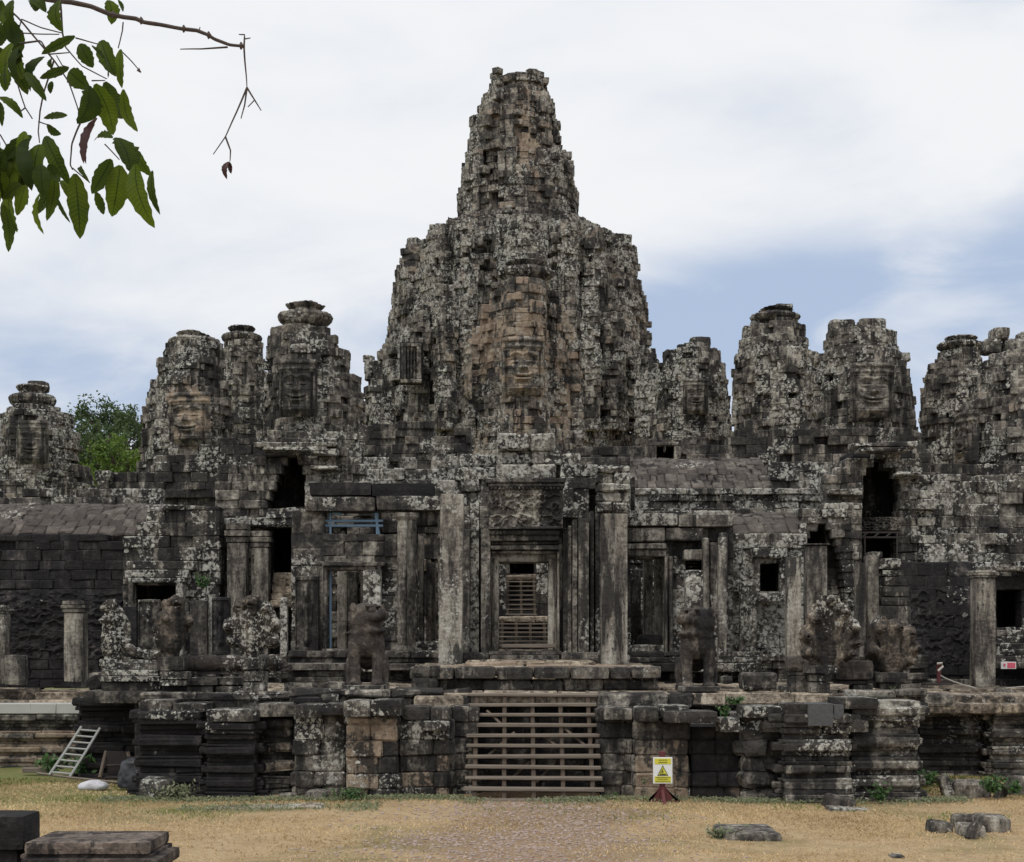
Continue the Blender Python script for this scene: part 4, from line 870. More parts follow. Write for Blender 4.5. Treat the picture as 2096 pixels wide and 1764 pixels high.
for a, b2 in (((1764, 1090), (1842, 1090)), ((1764, 1100), (1842, 1100)), ((1764, 1100), (1776, 1090)), ((1788, 1100), (1800, 1090)), ((1812, 1100), (1824, 1090)), ((1770, 1090), (1770, 1145)), ((1836, 1090), (1836, 1145))): tube(m, [P(*a, 43.8), P(*b2, 43.8)], .03, 6)
tag(m.build('steel_brace', 'rust'), 'thin dark steel truss propped across the black door under the high niche', 'brace')
for a in ((1745, 1880, 905, 914), (1760, 1866, 916, 924), (1836, 1885, 966, 974), (1700, 1765, 1000, 1010)): m = M(); boxD(m, *a, 43.5, .7, lic=.3, e=.07, jit=.02); m.build('cornice', 'porch', r4)
gr = mk('outer_gallery', 'black relief-carved gallery wall at the far right with a square window opening', 'gallery', P(1960, 1395, 43))
m = M(); wallD(m, 1842, 2420, 1150, 1405, 43, th=.6, ch=.36, bw=.6, rough=.025, holes=[R4(2040, 2092, 1208, 1292)], lic=lambda x, z: -.2 + .4 * (x > PX(2000, 43)) + .2 * (z > 5.1), top=[(1842, 1150), (1880, 1165), (1905, 1150), (2000, 1152), (2420, 1155)], tan=lambda x, z: .1)
relief(m, PX(1925, 43), 42.99, PZ(1285, 43), 1.0, 1.2, lambda a, b: .085 * (1 - np.abs(fbm(np.stack((a * 4, b * 5, 0 * a + 4), -1), 3)) * 7) * np.clip((1 - np.abs(a)) * 8, 0, 1) * np.clip((1 - np.abs(b)) * 7, 0, 1) - .02, 90, 100, lic=-.02)
recessD(m, 2040, 2092, 1208, 1292, 43.6, 1.8); m.build('wall', 'black', gr)
m = M(); wallD(m, 1880, 2420, 965, 1156, 45.5, th=.7, ch=.36, bw=.6, rough=.05, dep=lambda x, z: (z - 5.5) * .25 + .35 * (vnoise(np.array((math.floor(x * .8), math.floor(z * .8), 8.))) - .5), top=[(1880, 985), (1900, 975), (2420, 960)], lic=.3, miss=.05); m.build('upper_wall', 'wall', gr)
m = M(); wallD(m, 1895, 2420, 1090, 1180, 43.6, th=.7, ch=.3, bw=.55, rough=.06, dep=lambda x, z: (z - 5.5) * .5, top=[(1905, 1130), (1960, 1100), (2040, 1090), (2420, 1092)], lic=.25, miss=.05); m.build('ledge_wall', 'wall', gr)
m = M(); boxD(m, 2005, 2420, 1158, 1168, 42.6, .5, lic=.2); boxD(m, 2028, 2040, 1205, 1295, 42.7, .3); 
for k in range(6): wallD(m, 2040, 2420, 1290 + k * 13, 1303 + k * 13, 42.6 - k * .25, th=.4, ch=.2, bw=.6, rough=.06, lic=.15)
m.build('rubble_steps', 'terrace', gr)
# second roof behind the right wing
gb = mk('inner_gallery', 'long brown stone-tiled gallery roof behind the right wing', 'gallery', P(1430, 1080, 51))
m = M(); wallD(m, 1270, 1700, 1000, 1085, 50.5, th=.6, ch=.24, bw=.7, rough=.05, lic=.4, top=None, courses=[(.22, 0), (.14, -.12), (.2, .06), (.16, -.1), (.26, .05)]); m.build('wall', 'porch', gb)
m = M(); roof(m, PX(1284, 51), PX(1578, 51), 50.6, PZ(1003, 50.6), 53.4, PZ(944, 53.4), 7, .34, .18, lic=-.02); m.build('roof', 'roof', gb)
m = M(); wallD(m, 1575, 1705, 945, 1005, 50.8, th=.8, ch=.36, bw=.55, rough=.06, lic=.2, miss=.05); m.build('end_block', 'wall', gb); m = M(); wallD(m, 1180, 1290, 935, 1000, 52, th=.8, ch=.36, bw=.55, rough=.06, lic=.2); m.build('end_block', 'wall', gb)
gb2 = mk('inner_gallery', 'stretch of dark stepped gallery masonry behind the roofless doorway with blue props', 'gallery', P(840, 1050, 50))
m = M(); wallD(m, 740, 950, 930, 1060, 50, th=.8, ch=.34, bw=.55, rough=.05, dep=lambda x, z: (z - 7) * .3 + .4 * (vnoise(np.array((math.floor(x * .9), math.floor(z * .7), 2.))) - .5), lic=.22, miss=.05, top=[(740, 945), (800, 935), (950, 940)]); m.build('wall', 'porch', gb2)
# ------------------------------------------------------------------ inside the door: courtyard, inner stairs, far door
ic = mk('inner_doorway', 'far inner wall with a black door seen through the central entrance', 'doorway', P(1067, 1260, 57))
m = M(); wallD(m, 900, 1260, 1060, 1330, 57, th=.6, ch=.4, bw=.6, rough=.04, holes=[R4(1043, 1093, 1130, 1174)], lic=.1); recessD(m, 1043, 1093, 1130, 1174, 57.6, 2.2)
wallD(m, 820, 1036, 1100, 1330, 53, th=1.0, ch=.4, bw=.5, rough=.05, lic=.3); wallD(m, 1098, 1320, 1100, 1330, 53, th=1.0, ch=.4, bw=.5, rough=.05, lic=.2)
m.build('wall', 'wall', ic)
m = M(); slabs(m, PX(960, 46), PX(1190, 46), 41.2, 46, 3.0, .8, .6); slabs(m, PX(960, 50), PX(1190, 50), 48.2, 53, PZ(1262, 48.2), .8, .6); box(m, PX(980, 50), PX(1170, 50), 48.6, 53, 2.6, PZ(1268, 48.2)); slabs(m, PX(1036, 56), PX(1100, 56), 55.4, 57.2, PZ(1176, 55.4), .6, .5, tan=.6)
m.build('courtyard_paving', 'slab', ic)
m = M()
for k in range(6): box(m, PX(1000, 46), PX(1140, 46), 46.0 + k * .37, 48.6, 2.7 + k * .18, 2.86 + k * .18)
for k in range(8): box(m, PX(1034, 53), PX(1100, 53), 53.0 + k * .33, 57, PZ(1262, 52.6) - .1 + k * .16, PZ(1262, 52.6) + .05 + k * .16)
m.build('stone_steps', 'inner', ic)
# ------------------------------------------------------------------ front terrace
MOULD = [(.17, -.27), (.07, -.2), (.10, -.11), (.13, -.18), (.06, -.07), (.11, .02), (.15, -.14), (.06, -.05), (.11, .09), (.09, .01), (.15, -.14), (.06, -.05), (.11, .06), (.12, -.02), (.08, -.12), (.17, -.2)]
FLAT = [(.34, 0), (.31, -.02), (.36, .02), (.33, 0.)]
def plinth(m, u0, u1, Yf, vt, vb=None, Yb=37., courses=MOULD, th=.55, bw=1.25, tan=0., lic=0., rough=.014, cap=None, e=.038, jit=.008, miss=0., ttan=.15):
    x0, x1 = PX(u0, Yf), PX(u1, Yf); z1 = PZ(vt, Yf); z0 = -.15 if vb is None else PZ(vb, Yf)
    tot = sum(c[0] for c in courses); sc = (z1 - z0) / tot
    if courses is MOULD: courses = [(c[0] * sc, c[1]) for c in courses]
    wall(m, x0 + .05, x1 - .05, z0, z1, Yf, th=th, bw=bw, rough=rough, courses=courses, tan=tan, lic=lic, e=e, jit=jit, miss=miss)
    for side in (-1, 1):
        w = M(); wall(w, 0, Yb - Yf - .06, z0, z1, 0, th=th, bw=bw, rough=rough, courses=courses, tan=tan if not callable(tan) else 0., lic=lic if not callable(lic) else 0., e=e, jit=jit)
        if side < 0: merge(m, w, rotz(-math.pi / 2), (x0 + .02, Yb, 0))
        else: merge(m, w, rotz(math.pi / 2), (x1 - .02, Yf + .06, 0))
    box(m, x0 + .4, x1 - .4, Yf + .4, Yb, z0, z1 - .03, jit=0)
    slabs(m, x0 + .02, x1 - .02, Yf + .02, Yb, z1 + .03, .9, .6, .12, .012, tan=ttan, lic=.1, e=.04)
te = mk('stone_terrace', 'weathered moulded stone terrace in front of the temple, cut by the timber stairs', 'terrace', (0, 33, 0))
def part(name, fn, mat='terrace', par=None):
    m = M(); fn(m); return m.build(name, mat, par or te)
part('corner_plinth', lambda m: plinth(m, 160, 305, 35.6, 1428, Yb=40, lic=-.35), 'black')
part('corner_plinth', lambda m: plinth(m, 280, 420, 32.3, 1455, lic=lambda x, z: -.2 + .6 * (z > 1.55), rough=.03), 'black')
part('corner_plinth', lambda m: plinth(m, 418, 528, 31.9, 1478, lic=lambda x, z: -.1 + .5 * (z > 1.3), rough=.03), 'black')
part('plinth', lambda m: plinth(m, 524, 606, 32.5, 1470, tan=lambda x, z: .5 * (.3 < z < 1.2), rough=.05, lic=.05, jit=.03))
part('plinth', lambda m: plinth(m, 598, 712, 31.7, 1466, courses=FLAT, tan=lambda x, z: .1, lic=lambda x, z: .05 + .5 * (z > 1.25) * (x < -3.9), rough=.035, bw=.55))
part('bay_wall', lambda m: plinth(m, 704, 818, 31.2, 1468, courses=FLAT, tan=lambda x, z: .95 * (vnoise(np.array((x * 1.6, z * .35, 3.))) > .38), lic=-.1, rough=.02, bw=.75))
part('plinth', lambda m: plinth(m, 812, 924, 31.6, 1474, courses=FLAT, tan=lambda x, z: .75 * (z < .95) * (random.random() < .6) + .2, lic=lambda x, z: .0 + .5 * (z > 1.3), rough=.045, bw=.6))
part('plinth', lambda m: plinth(m, 918, 962, 32.2, 1448, courses=FLAT, rough=.05, bw=.5, lic=-.05))
part('plinth', lambda m: plinth(m, 1224, 1302, 32.0, 1452, courses=FLAT, rough=.05, bw=.5, lic=-.1))
part('bay_wall', lambda m: plinth(m, 1296, 1414, 31.5, 1478, courses=FLAT, tan=lambda x, z: .55 * (z < 1.1) + .35, lic=lambda x, z: -.2 + .5 * (x < 2.9) , rough=.02, bw=.75))
part('bay_wall', lambda m: plinth(m, 1410, 1522, 31.7, 1490, courses=FLAT, tan=lambda x, z: .35 * (x > 4.4), lic=-.25, rough=.02, bw=.6), 'black')
part('plinth', lambda m: plinth(m, 1516, 1606, 31.3, 1468, courses=FLAT, lic=lambda x, z: .1 + .25 * (z > .8), rough=.07, bw=.6, jit=.035, e=.09))
part('corner_plinth', lambda m: plinth(m, 1598, 1746, 30.9, 1462, lic=lambda x, z: -.05 + .45 * (z > .9), rough=.035, tan=lambda x, z: .25 * (random.random() < .3)))
part('corner_plinth', lambda m: plinth(m, 1736, 1884, 31.2, 1446, lic=lambda x, z: -.15 + .5 * (z > 1.5), rough=.03))
part('wing_plinth', lambda m: plinth(m, 1874, 2034, 36.8, 1444, Yb=41, tan=lambda x, z: .4 * (random.random() < .25), lic=-.15))
part('wing_plinth', lambda m: plinth(m, 2026, 2480, 36.2, 1450, Yb=41, tan=lambda x, z: .35 * (random.random() < .3), lic=-.2))
part('wing_plinth', lambda m: plinth(m, -380, 172, 38.6, 1462, Yb=43, tan=lambda x, z: .8 if z < 1.0 else .1, lic=-.05))
# overhanging cap stones
for (u0, u1, vt, vb, Y, d, l, t2) in ((702, 758, 1434, 1468, 30.9, 1.0, .25, .1), (759, 822, 1432, 1466, 30.95, 1.0, .3, .1), (824, 880, 1446, 1474, 31.5, .9, .1, .05), (880, 922, 1448, 1476, 31.5, .9, .1, .05), (862, 915, 1476, 1496, 31.35, .6, .45, 0),
    (1300, 1350, 1448, 1478, 31.2, .9, .2, .1), (1352, 1412, 1444, 1470, 31.2, .9, .35, .1), (1360, 1470, 1456, 1480, 30.95, .9, .3, 0), (1472, 1516, 1470, 1500, 31.1, .9, .4, 0), (1236, 1296, 1450, 1474, 31.7, .8, .1, .1),
    (600, 660, 1442, 1470, 31.5, .9, .1, 0), (660, 706, 1440, 1462, 31.3, .9, 0, 0), (420, 526, 1452, 1478, 31.7, 1.2, .35, 0), (526, 604, 1440, 1468, 32.0, 1.0, .2, 0), (286, 352, 1432, 1458, 32.3, 1.2, .3, .05), (352, 420, 1440, 1458, 32.2, 1.2, .3, .05),
    (1520, 1606, 1446, 1470, 31.1, 1.0, .3, 0), (1606, 1660, 1440, 1465, 30.8, 1.0, .25, 0), (1712, 1800, 1428, 1452, 30.9, 1.0, .35, 0), (1800, 1885, 1434, 1450, 31.2, 1.0, .3, 0), (1560, 1600, 1478, 1500, 31.0, .5, .1, .6), (1738, 1780, 1474, 1500, 30.8, .5, .3, 0)):
    part('cap_stone', lambda m: boxD(m, u0, u1, vt, vb, Y, d, step=.1, amp=.025, e=.05, lic=l, tan=t2))
part('repair_block', lambda m: boxD(m, 1654, 1706, 1440, 1486, 30.72, .8, step=.1, amp=.008, e=.02), 'newstone'); part('repair_block', lambda m: boxD(m, 1707, 1728, 1442, 1474, 30.75, .8, step=.1, amp=.008, e=.02), 'newstone')
# upper course of loose-laid blocks and the paving
part('loose_course', lambda m: wallD(m, 590, 962, 1412, 1452, 33.0, th=.8, ch=.26, bw=1.0, rough=.1, lic=-.05, tan=.1, e=.06, jit=.025, miss=.1))
part('loose_course', lambda m: wallD(m, 1222, 1420, 1418, 1452, 33.0, th=.8, ch=.3, bw=1.3, rough=.05, lic=-.1, tan=.1, e=.06, jit=.02))
part('loose_course', lambda m: wallD(m, 1425, 1620, 1420, 1452, 33.4, th=.8, ch=.26, bw=.9, rough=.08, lic=.15, e=.06, jit=.02))
part('loose_course', lambda m: wallD(m, 1730, 1900, 1412, 1452, 33.0, th=.8, ch=.14, bw=1.3, rough=.08, lic=.1, e=.05, jit=.015))
part('loose_course', lambda m: wallD(m, 285, 600, 1418, 1456, 33.2, th=.8, ch=.26, bw=.9, rough=.12, lic=.05, e=.06, jit=.025, miss=.1))
def pav(m):
    slabs(m, PX(600, 33), PX(1880, 33), 33.15, 44, 2.12, 1.1, .7, .25, .018, tan=.2)
    slabs(m, PX(285, 33), PX(600, 33), 33.5, 44, 2.05, 1.0, .7, .25, .02, tan=.2)
    slabs(m, PX(1700, 36), PX(2480, 36), 36.6, 43.4, 1.98, 1.1, .8, .25, .02, tan=.35)
    slabs(m, PX(1880, 36), PX(2480, 36), 35.9, 38.2, 1.78, 1.3, .8, .25, .02, tan=.25)
    slabs(m, PX(-380, 40), PX(190, 40), 39.0, 43.4, 1.72, 1.2, .8, .3, .015, tan=.3); slabs(m, PX(-380, 41), PX(285, 41), 40.6, 43.4, 1.90, 1.3, .8, .3, .02, tan=.2)
part('paving', pav, 'slab')
def core_(m):
    box(m, PX(318, 36), PX(1880, 34), 34, 44, -.1, 1.9, jit=0); box(m, PX(1880, 36), PX(2480, 36), 37.5, 44, -.1, 1.6, jit=0); box(m, PX(-380, 39), PX(300, 39), 39.5, 44, -.1, 1.4, jit=0)
part('rubble_core', core_, 'inner')
m = M(); 
for u0, u1 in ((-380, -200), (-199.4, -60.6), (-60, 62), (62.6, 115), (115.6, 240)): boxD(m, u0, u1, 1440, 1461, 38.4, 1.1, e=.015, jit=.004)
m.build('concrete_edge', 'concrete', te)
# entrance platform
pf = mk('entrance_platform', 'two-stepped worn stone platform between the top of the timber stairs and the entrance', 'platform', (0.5, 35, 2.1))
m = M(); wall(m, -2.35, 3.45, 2.1, 2.40, 35.1, th=.8, ch=.3, bw=1.0, rough=.05, tan=.2, e=.06, jit=.02, lic=-.1); 
x = -2.4
while x < 3.4:
    wd = random.uniform(.5, 1.2); wd = min(wd, 3.5 - x); 
    if wd > .15: rbox(m, (x + wd / 2, 35.35, 2.53 + random.gauss(0, .012)), (wd / 2 - .01, .5 + random.gauss(0, .03), .14), .1, .02, .06, tan=.3, lic=-.1)
    x += wd
for side in (0, 1):
    w = M(); wall(w, 0, 4.2, 2.1, 2.66, 0, th=.6, ch=.28, bw=.8, rough=.04, tan=.2)
    merge(m, w, rotz(-math.pi / 2 if side == 0 else math.pi / 2), (-2.35, 39.6, 0) if side == 0 else (3.45, 35.4, 0))
m.build('riser', 'terrace', pf)
m = M(); slabs(m, -2.3, 3.4, 35.5, 39.9, 2.68, 1.0, .6, .25, .015, tan=.55); m.build('paving', 'slab', pf); m = M(); slabs(m, -1.15, 2.05, 36.6, 39.9, 2.78, .9, .6, .12, .012, tan=.6); m.build('paving', 'slab', pf)
m = M(); wallD(m, 590, 945, 1332, 1372, 40.0, th=.9, ch=.2, bw=1.0, rough=.04, lic=.05, courses=[(.2, -.1), (.14, .03), (.2, -.06), (.16, .05)]); m.build('wall_base', 'terrace', pf)
for (a, b2, vt, Yb) in ((425, 600, 1340, 42.3), (590, 1010, 1366, 40.5), (1138, 1290, 1340, 39.6), (1270, 1900, 1340, 41.4), (1835, 2420, 1390, 42.6), (230, 440, 1385, 42.2)):
    m = M(); wall(m, PX(a, Yb), PX(b2, Yb), 1.9, PZ(vt, Yb), Yb, th=.8, bw=.9, rough=.04, courses=[(.19, -.08), (.12, .04), (.17, -.04), (.13, .06), (.2, -.02)], lic=.02); m.build('wall_base', 'terrace', pf)
# steep old steps behind the timber stairs
m = M()
for k in range(9): wall(m, -1.0, 1.95, k * .23 - .05, k * .23 + .20, 32.5 + k * .15, th=.6, ch=.25, bw=.7, rough=.03, lic=-.4)
m.build('old_steps', 'inner', te)
# ------------------------------------------------------------------ timber stairs
def stairs(label, xc, wid, y0, z0, y1, z1, n, ns, tw=.26, tt=.055, group='timber stairs', braces=True, tint='wood'):
    o = mk('timber_stairs', label, 'stairs', (xc, y0, z0), group)
    for k in range(n):
        f = k / (n - 1); y = y0 + (y1 - y0) * f; z = z0 + (z1 - z0) * f
        m = M(); w2 = wid / 2 * (1 + random.uniform(-.015, .02)); a = random.gauss(0, .004)
        box(m, xc - w2, xc + w2, y, y + tw, z - tt, z, e=.012, jit=.004, rot=roty(a)); m.build('tread', tint, o)
    for s in range(ns):
        x = xc - wid / 2 * .86 + wid * .86 * s / (ns - 1); m = M()
        L2 = math.hypot(y1 - y0, z1 - z0) + .3; an = math.atan2(z1 - z0, y1 - y0)
        box(m, x - .04, x + .04, -.1, L2 - .1, -.26, -.10, e=.01, jit=.003); v = m.v[-1]; c = v[:, 0].copy(); v = v @ rotx(an).T; v[:, 0] = c; m.v[-1] = v + np.array((0, y0 + .12, z0))
        for k in range(n - 1):
            f = (k + .5) / (n - 1); y = y0 + (y1 - y0) * f; z = z0 + (z1 - z0) * (k + 1) / (n - 1)
            box(m, x - .045, x + .045, y + .16, y + .25, z - (z1 - z0) / (n - 1) - .01, z - tt - .002, e=.008, jit=.003)
        m.build('stringer', 'darkwood', o)
    if braces:
        for a in ((-.5, .35, .1, .85), (.05, .3, .5, .75), (-1., .8, -.4, 1.3), (.6, 1.45, 1.1, 1.05), (-.6, 1.4, -1.0, 1.75), (.2, 1.25, .6, .95)):
            m = M(); tube(m, [(xc + a[0], y0 + a[1] * .9 + .55, a[1]), (xc + a[2], y0 + a[3] * .9 + .55, a[3])], .035, 4); m.build('brace', 'darkwood', o)
stairs('wide weathered timber stairs climbing from the lawn to the terrace', .45, 2.86, 30.6, .04, 33.0, 2.12, 11, 5, tt=.07)
stairs('lower flight of timber steps seen inside the central doorway', PX(1072, 46), 1.56, 45.6, PZ(1326, 45.6) - .05, 48.2, PZ(1267, 48.2), 8, 4, .22, .05, braces=False)
stairs('upper narrow flight of timber steps leading to the far black door', PX(1067, 53), 1.12, 52.6, PZ(1256, 52.6), 55.4, PZ(1180, 55.4), 9, 3, .22, .05, braces=False)
m = M(); boxD(m, 1027, 1137, 1318, 1326, 39.3, .3, e=.01, jit=.003); boxD(m, 1034, 1040, 1326, 1332, 39.35, .2, e=.01); boxD(m, 1116, 1122, 1326, 1332, 39.35, .2, e=.01)
tag(m.build('timber_threshold', 'wood'), 'single timber board stepped over the sill of the central doorway', 'step')
# ------------------------------------------------------------------ pillars
def pillar(label, u0, u1, vt, vb, Y, mat='pillar', capv=0, basev=0, tilt=0., lic=0., tan=.1, amp=.018, cap_w=3, th=None, broken=0.):
    o = mk('stone_pillar', label, 'pillar', P((u0 + u1) / 2, vb, Y), 'standing pillars of the entrance and galleries')
    x0, x1 = PX(u0, Y), PX(u1, Y); zb, zt = PZ(vb, Y), PZ(vt, Y); d = th or (x1 - x0); Rt = roty(tilt)
    def seg(name, grow, za, zb2, am=amp, l=lic):
        m = M(); rbox(m, ((x0 + x1) / 2 + math.sin(tilt) * ((za + zb2) / 2 - zb), Y + d / 2, (za + zb2) / 2), ((x1 - x0) / 2 + grow, d / 2 + grow, (zb2 - za) / 2), .1, am, .04, R=Rt, lic=l, tan=tan, fr=1.1)
        m.build(name, mat, o)
    z1 = zt - capv * Y / F; z0 = zb + basev * Y / F
    seg('shaft', 0, z0, z1)
    if capv:
        h = (zt - z1) / 3
        seg('capital', .03, z1 + .004, z1 + h * .9, .008, lic + .2); seg('capital', .07, z1 + h * .95, z1 + h * 1.9, .008, lic + .3); seg('capital', .035, z1 + h * 1.95, zt, .012, lic + .3)
    if basev: seg('base', .06, zb, z0 - .004, .012)
    return o
pillar('tall square lichen-spotted pillar immediately left of the central doorway', 897, 945, 1010, 1362, 37.6, lic=.28, tilt=.012, amp=.012)
pillar('tall square grey-stained pillar immediately right of the central doorway', 1232, 1285, 1050, 1366, 37.6, lic=-.05, tan=.18, capv=0)
pillar('square capped pillar left of the black door under the corbelled niche', 464, 504, 1070, 1345, 42.6, capv=40, lic=-.1, tan=.3)
pillar('second, darker capped pillar nearest the black door under the corbelled niche', 513, 549, 1086, 1345, 42.9, capv=34, lic=-.1, tan=.05)
pillar('free-standing square pillar before the black relief wall at the left', 130, 170, 1229, 1396, 40.0, capv=24, lic=-.1, tan=.28)
pillar('pillar cut off by the left edge of the view', -28, 10, 1238, 1400, 40.0, capv=18, lic=-.05, tan=.25)
pillar('dark square pillar just left of the pointed arch', 1611, 1641, 1140, 1345, 38.6, lic=-.15, tan=.0)
pillar('square pillar standing inside the pointed black arch', 1652, 1694, 1112, 1342, 40.6, lic=-.2, tan=.12, capv=4)
pillar('left pale streaked half of the tall pillar pair below the high niche', 1752, 1773, 1150, 1345, 38.2, lic=.05, tan=.15)
pillar('right dark half of the tall pillar pair below the high niche', 1776, 1800, 1136, 1345, 38.4, lic=-.3, tan=.0, th=.5)
pillar('capped pillar in front of the black gallery wall at the right', 1997, 2039, 1166, 1406, 39.2, capv=16, basev=0, lic=.0, tan=.12)
pillar('slim square pillar beside the barred window, right of the entrance', 1470, 1488, 1098, 1342, 40.8, lic=.0)
pillar('lichen-blotched square stele right behind the lion left of the stairs', 742, 779, 1166, 1375, 37.5, mat='porch', lic=.35, tan=.0)
pillar('lichen-blotched square stele right behind the lion right of the stairs', 1404, 1440, 1166, 1375, 37.5, mat='porch', lic=.5, tan=.0)
o = mk('carved_stele', 'tiered carved stone stele narrowing upward, right of the pale pillar pair', 'stele', P(1830, 1345, 38.6))
for k, (u0, u1, vt, vb) in enumerate(((1798, 1866, 1240, 1348), (1803, 1863, 1222, 1239), (1812, 1862, 1200, 1221), (1810, 1858, 1180, 1199), (1806, 1852, 1166, 1179), (1784, 1846, 1142, 1165), (1780, 1808, 1128, 1141))):
    m = M(); boxD(m, u0, u1, vt, vb, 38.6 + .05 * k, .6, step=.1, amp=.02, e=.05, lic=.0 if k < 1 else .25); m.build('tier', 'porch', o)
def slab_thing(label, u0, u1, v0, v1, Y, lic=0., tan=.1, mat='wall', fig=True):
    m = M()
    if fig: devata(m, u0, u1, v0, v1, Y, .25, lic, tan)
    else: boxD(m, u0, u1, v0, v1, Y, .25, step=.1, amp=.02, e=.05, lic=lic, tan=tan)
    return tag(m.build('carved_slab', mat), label, 'slab')
slab_thing('upright slab with a carved figure, between the first two hooded serpents from the left', 283, 326, 1226, 1346, 39.6, -.05, .12)
slab_thing('upright dark slab with a carved dancer behind the many-headed serpent at the left', 434, 470, 1222, 1340, 39.8, .1, 0., 'black')
slab_thing('plain narrow dark slab beside the carved-figure slab in front of the gallery door', 252, 280, 1240, 1345, 39.9, -.3, 0., 'black', False)
slab_thing('low broken slab leaning at the foot of the black relief wall', 8, 52, 1340, 1402, 39.3, -.2, .05, 'wall', False)
slab_thing('plain leaning slab under the green shoot at the left', 388, 424, 1228, 1345, 40.2, .05, .15, 'pillar', False)
slab_thing('white-stained upright jamb stone beside the green shoot', 426, 440, 1215, 1345, 40.4, .8, 0., 'porch', False)
slab_thing('white-lichened narrow jamb left of the doorway with blue props', 572, 588, 1222, 1345, 40.2, .7, 0., 'porch', False)
# ------------------------------------------------------------------ guardian lions
def lion_sdf(p, sx=1.):
    p = p.copy(); p[..., 0] *= sx
    ax_ = p.copy(); ax_[..., 0] = np.abs(p[..., 0])
    d = ell(p, (0, .02, .99), (.36, .30, .33))                            # chest
    d = smin(d, ell(ax_, (.27, .0, .88), (.13, .20, .30)), .05)             # shoulders
    d = smin(d, cap(p, (0, .15, 1.0), (0, .75, .66), .27, .29), .10)        # trunk sloping to the rump
    d = smin(d, cap(ax_, (.255, -.05, .80), (.225, -.10, .16), .135, .105), .045)   # fore legs
    d = smin(d, ell(ax_, (.225, -.20, .075), (.135, .20, .085)), .03)        # paws
    for k in (-.08, 0., .08): d = smin(d, ell(ax_, (.225 + k, -.38, .065), (.038, .06, .055)), .01)
    d = smin(d, ell(ax_, (.33, .55, .40), (.15, .30, .34)), .06)            # haunches
    d = smin(d, cap(ax_, (.37, .40, .20), (.37, .30, .07), .085, .075), .05); d = smin(d, ell(ax_, (.37, .20, .06), (.10, .17, .06)), .04)
    d = smin(d, cap(p, (0, .06, 1.15), (0, .0, 1.46), .345, .345), .08)        # maned neck
    d = smin(d, ell(p, (0, .02, 1.20), (.385, .33, .075)), .03)             # collar
    t = -.85                                                              # head turned to one side
    q = p - np.array((0, 0, 1.52)); c, s = math.cos(t), math.sin(t)
    h = np.stack((q[..., 0] * c + q[..., 1] * s, -q[..., 0] * s + q[..., 1] * c, q[..., 2]), -1); ha = h.copy(); ha[..., 0] = np.abs(h[..., 0])
    h = h / 1.12; ha = ha / 1.12; hd = ell(h, (0, .04, .04), (.34, .33, .30))
    hd = smin(hd, ell(h, (0, -.27, .06), (.225, .23, .13)), .04)            # muzzle
    hd = smin(hd, ell(h, (0, -.25, -.215), (.21, .22, .075)), .03)          # lower jaw
    hd = smin(hd, ell(ha, (.14, -.29, .19), (.085, .07, .06)), .015)        # bulging eyes
    hd = smin(hd, ell(ha, (.14, -.24, .27), (.12, .08, .035)), .015)        # brows
    hd = smin(hd, ell(h, (0, -.48, .12), (.09, .05, .055)), .015)
    hd = smin(hd, ell(ha, (.30, .06, .22), (.05, .09, .11)), .03)           # ears
    hd = smax(hd, -ell(h, (0, -.40, -.09), (.34, .36, .070)), .012)         # open mouth
    d = smin(d, hd, .05)
    lo = p.reshape(-1, 3)
    d = d + (fbm(lo * 5.0, 4).reshape(d.shape)) * .035
    mane = (p[..., 2] > 1.1) & (p[..., 2] < 1.75) & (p[..., 1] > -.12)
    d = d + np.where(mane, .010 * np.sin(p[..., 2] * 46 + np.abs(p[..., 0]) * 12), 0)
    return np.maximum(d, -p[..., 2])
def lion(label, u, v, Y, mir, yaw, sc):
    o = mk('lion_statue', label, 'statue', P(u, v, Y), 'guardian lions')
    p0 = P(u, v, Y); Rm = rotz(yaw)
    m = M(); sdf_mesh(m, lambda p: lion_sdf(p, mir), (-.62, -.62, -.03), (.62, 1.15, 1.95), .024, lambda w_: (w_ * np.array((sc * 1.06, sc, sc))) @ Rm.T + p0, lic=lambda w_: -.1 + .25 * (w_[:, 2] > 1.3))
    m.build('body', 'statue', o, smooth=True)
lion('stone guardian lion left of the timber stairs, mouth open toward them', 750, 1405, 34.0, -1., .05, 1.0)
lion('stone guardian lion right of the timber stairs, its open mouth worn blunt', 1428, 1408, 34.0, 1., -.05, .97)
def ped(label, tiers, Y, mat='terrace', lic=0., d=1.5):
    o = mk('stone_pedestal', label, 'pedestal', P((tiers[0][0] + tiers[0][1]) / 2, tiers[0][3], Y))
    for k, (u0, u1, vt, vb) in enumerate(tiers):
        m = M(); x0, x1 = PX(u0, Y), PX(u1, Y); dd = (x1 - x0) * .5 * d / 1.5 if d < 3 else d
        rbox(m, ((x0 + x1) / 2, Y + .35, (PZ(vt, Y) + PZ(vb, Y)) / 2), ((x1 - x0) / 2, max(.3, dd), (PZ(vt, Y) - PZ(vb, Y)) / 2 - .003), .09, .022, .045, lic=lic); m.build('tier', mat, o)
ped('moulded pedestal under the lion left of the stairs', [(702, 792, 1424, 1442), (708, 786, 1413, 1423), (705, 790, 1401, 1412)], 33.75, lic=.1, d=2.6)
ped('moulded pedestal under the lion right of the stairs', [(1388, 1474, 1428, 1446), (1394, 1468, 1416, 1427), (1390, 1470, 1404, 1415)], 33.75, lic=.05, d=2.6)
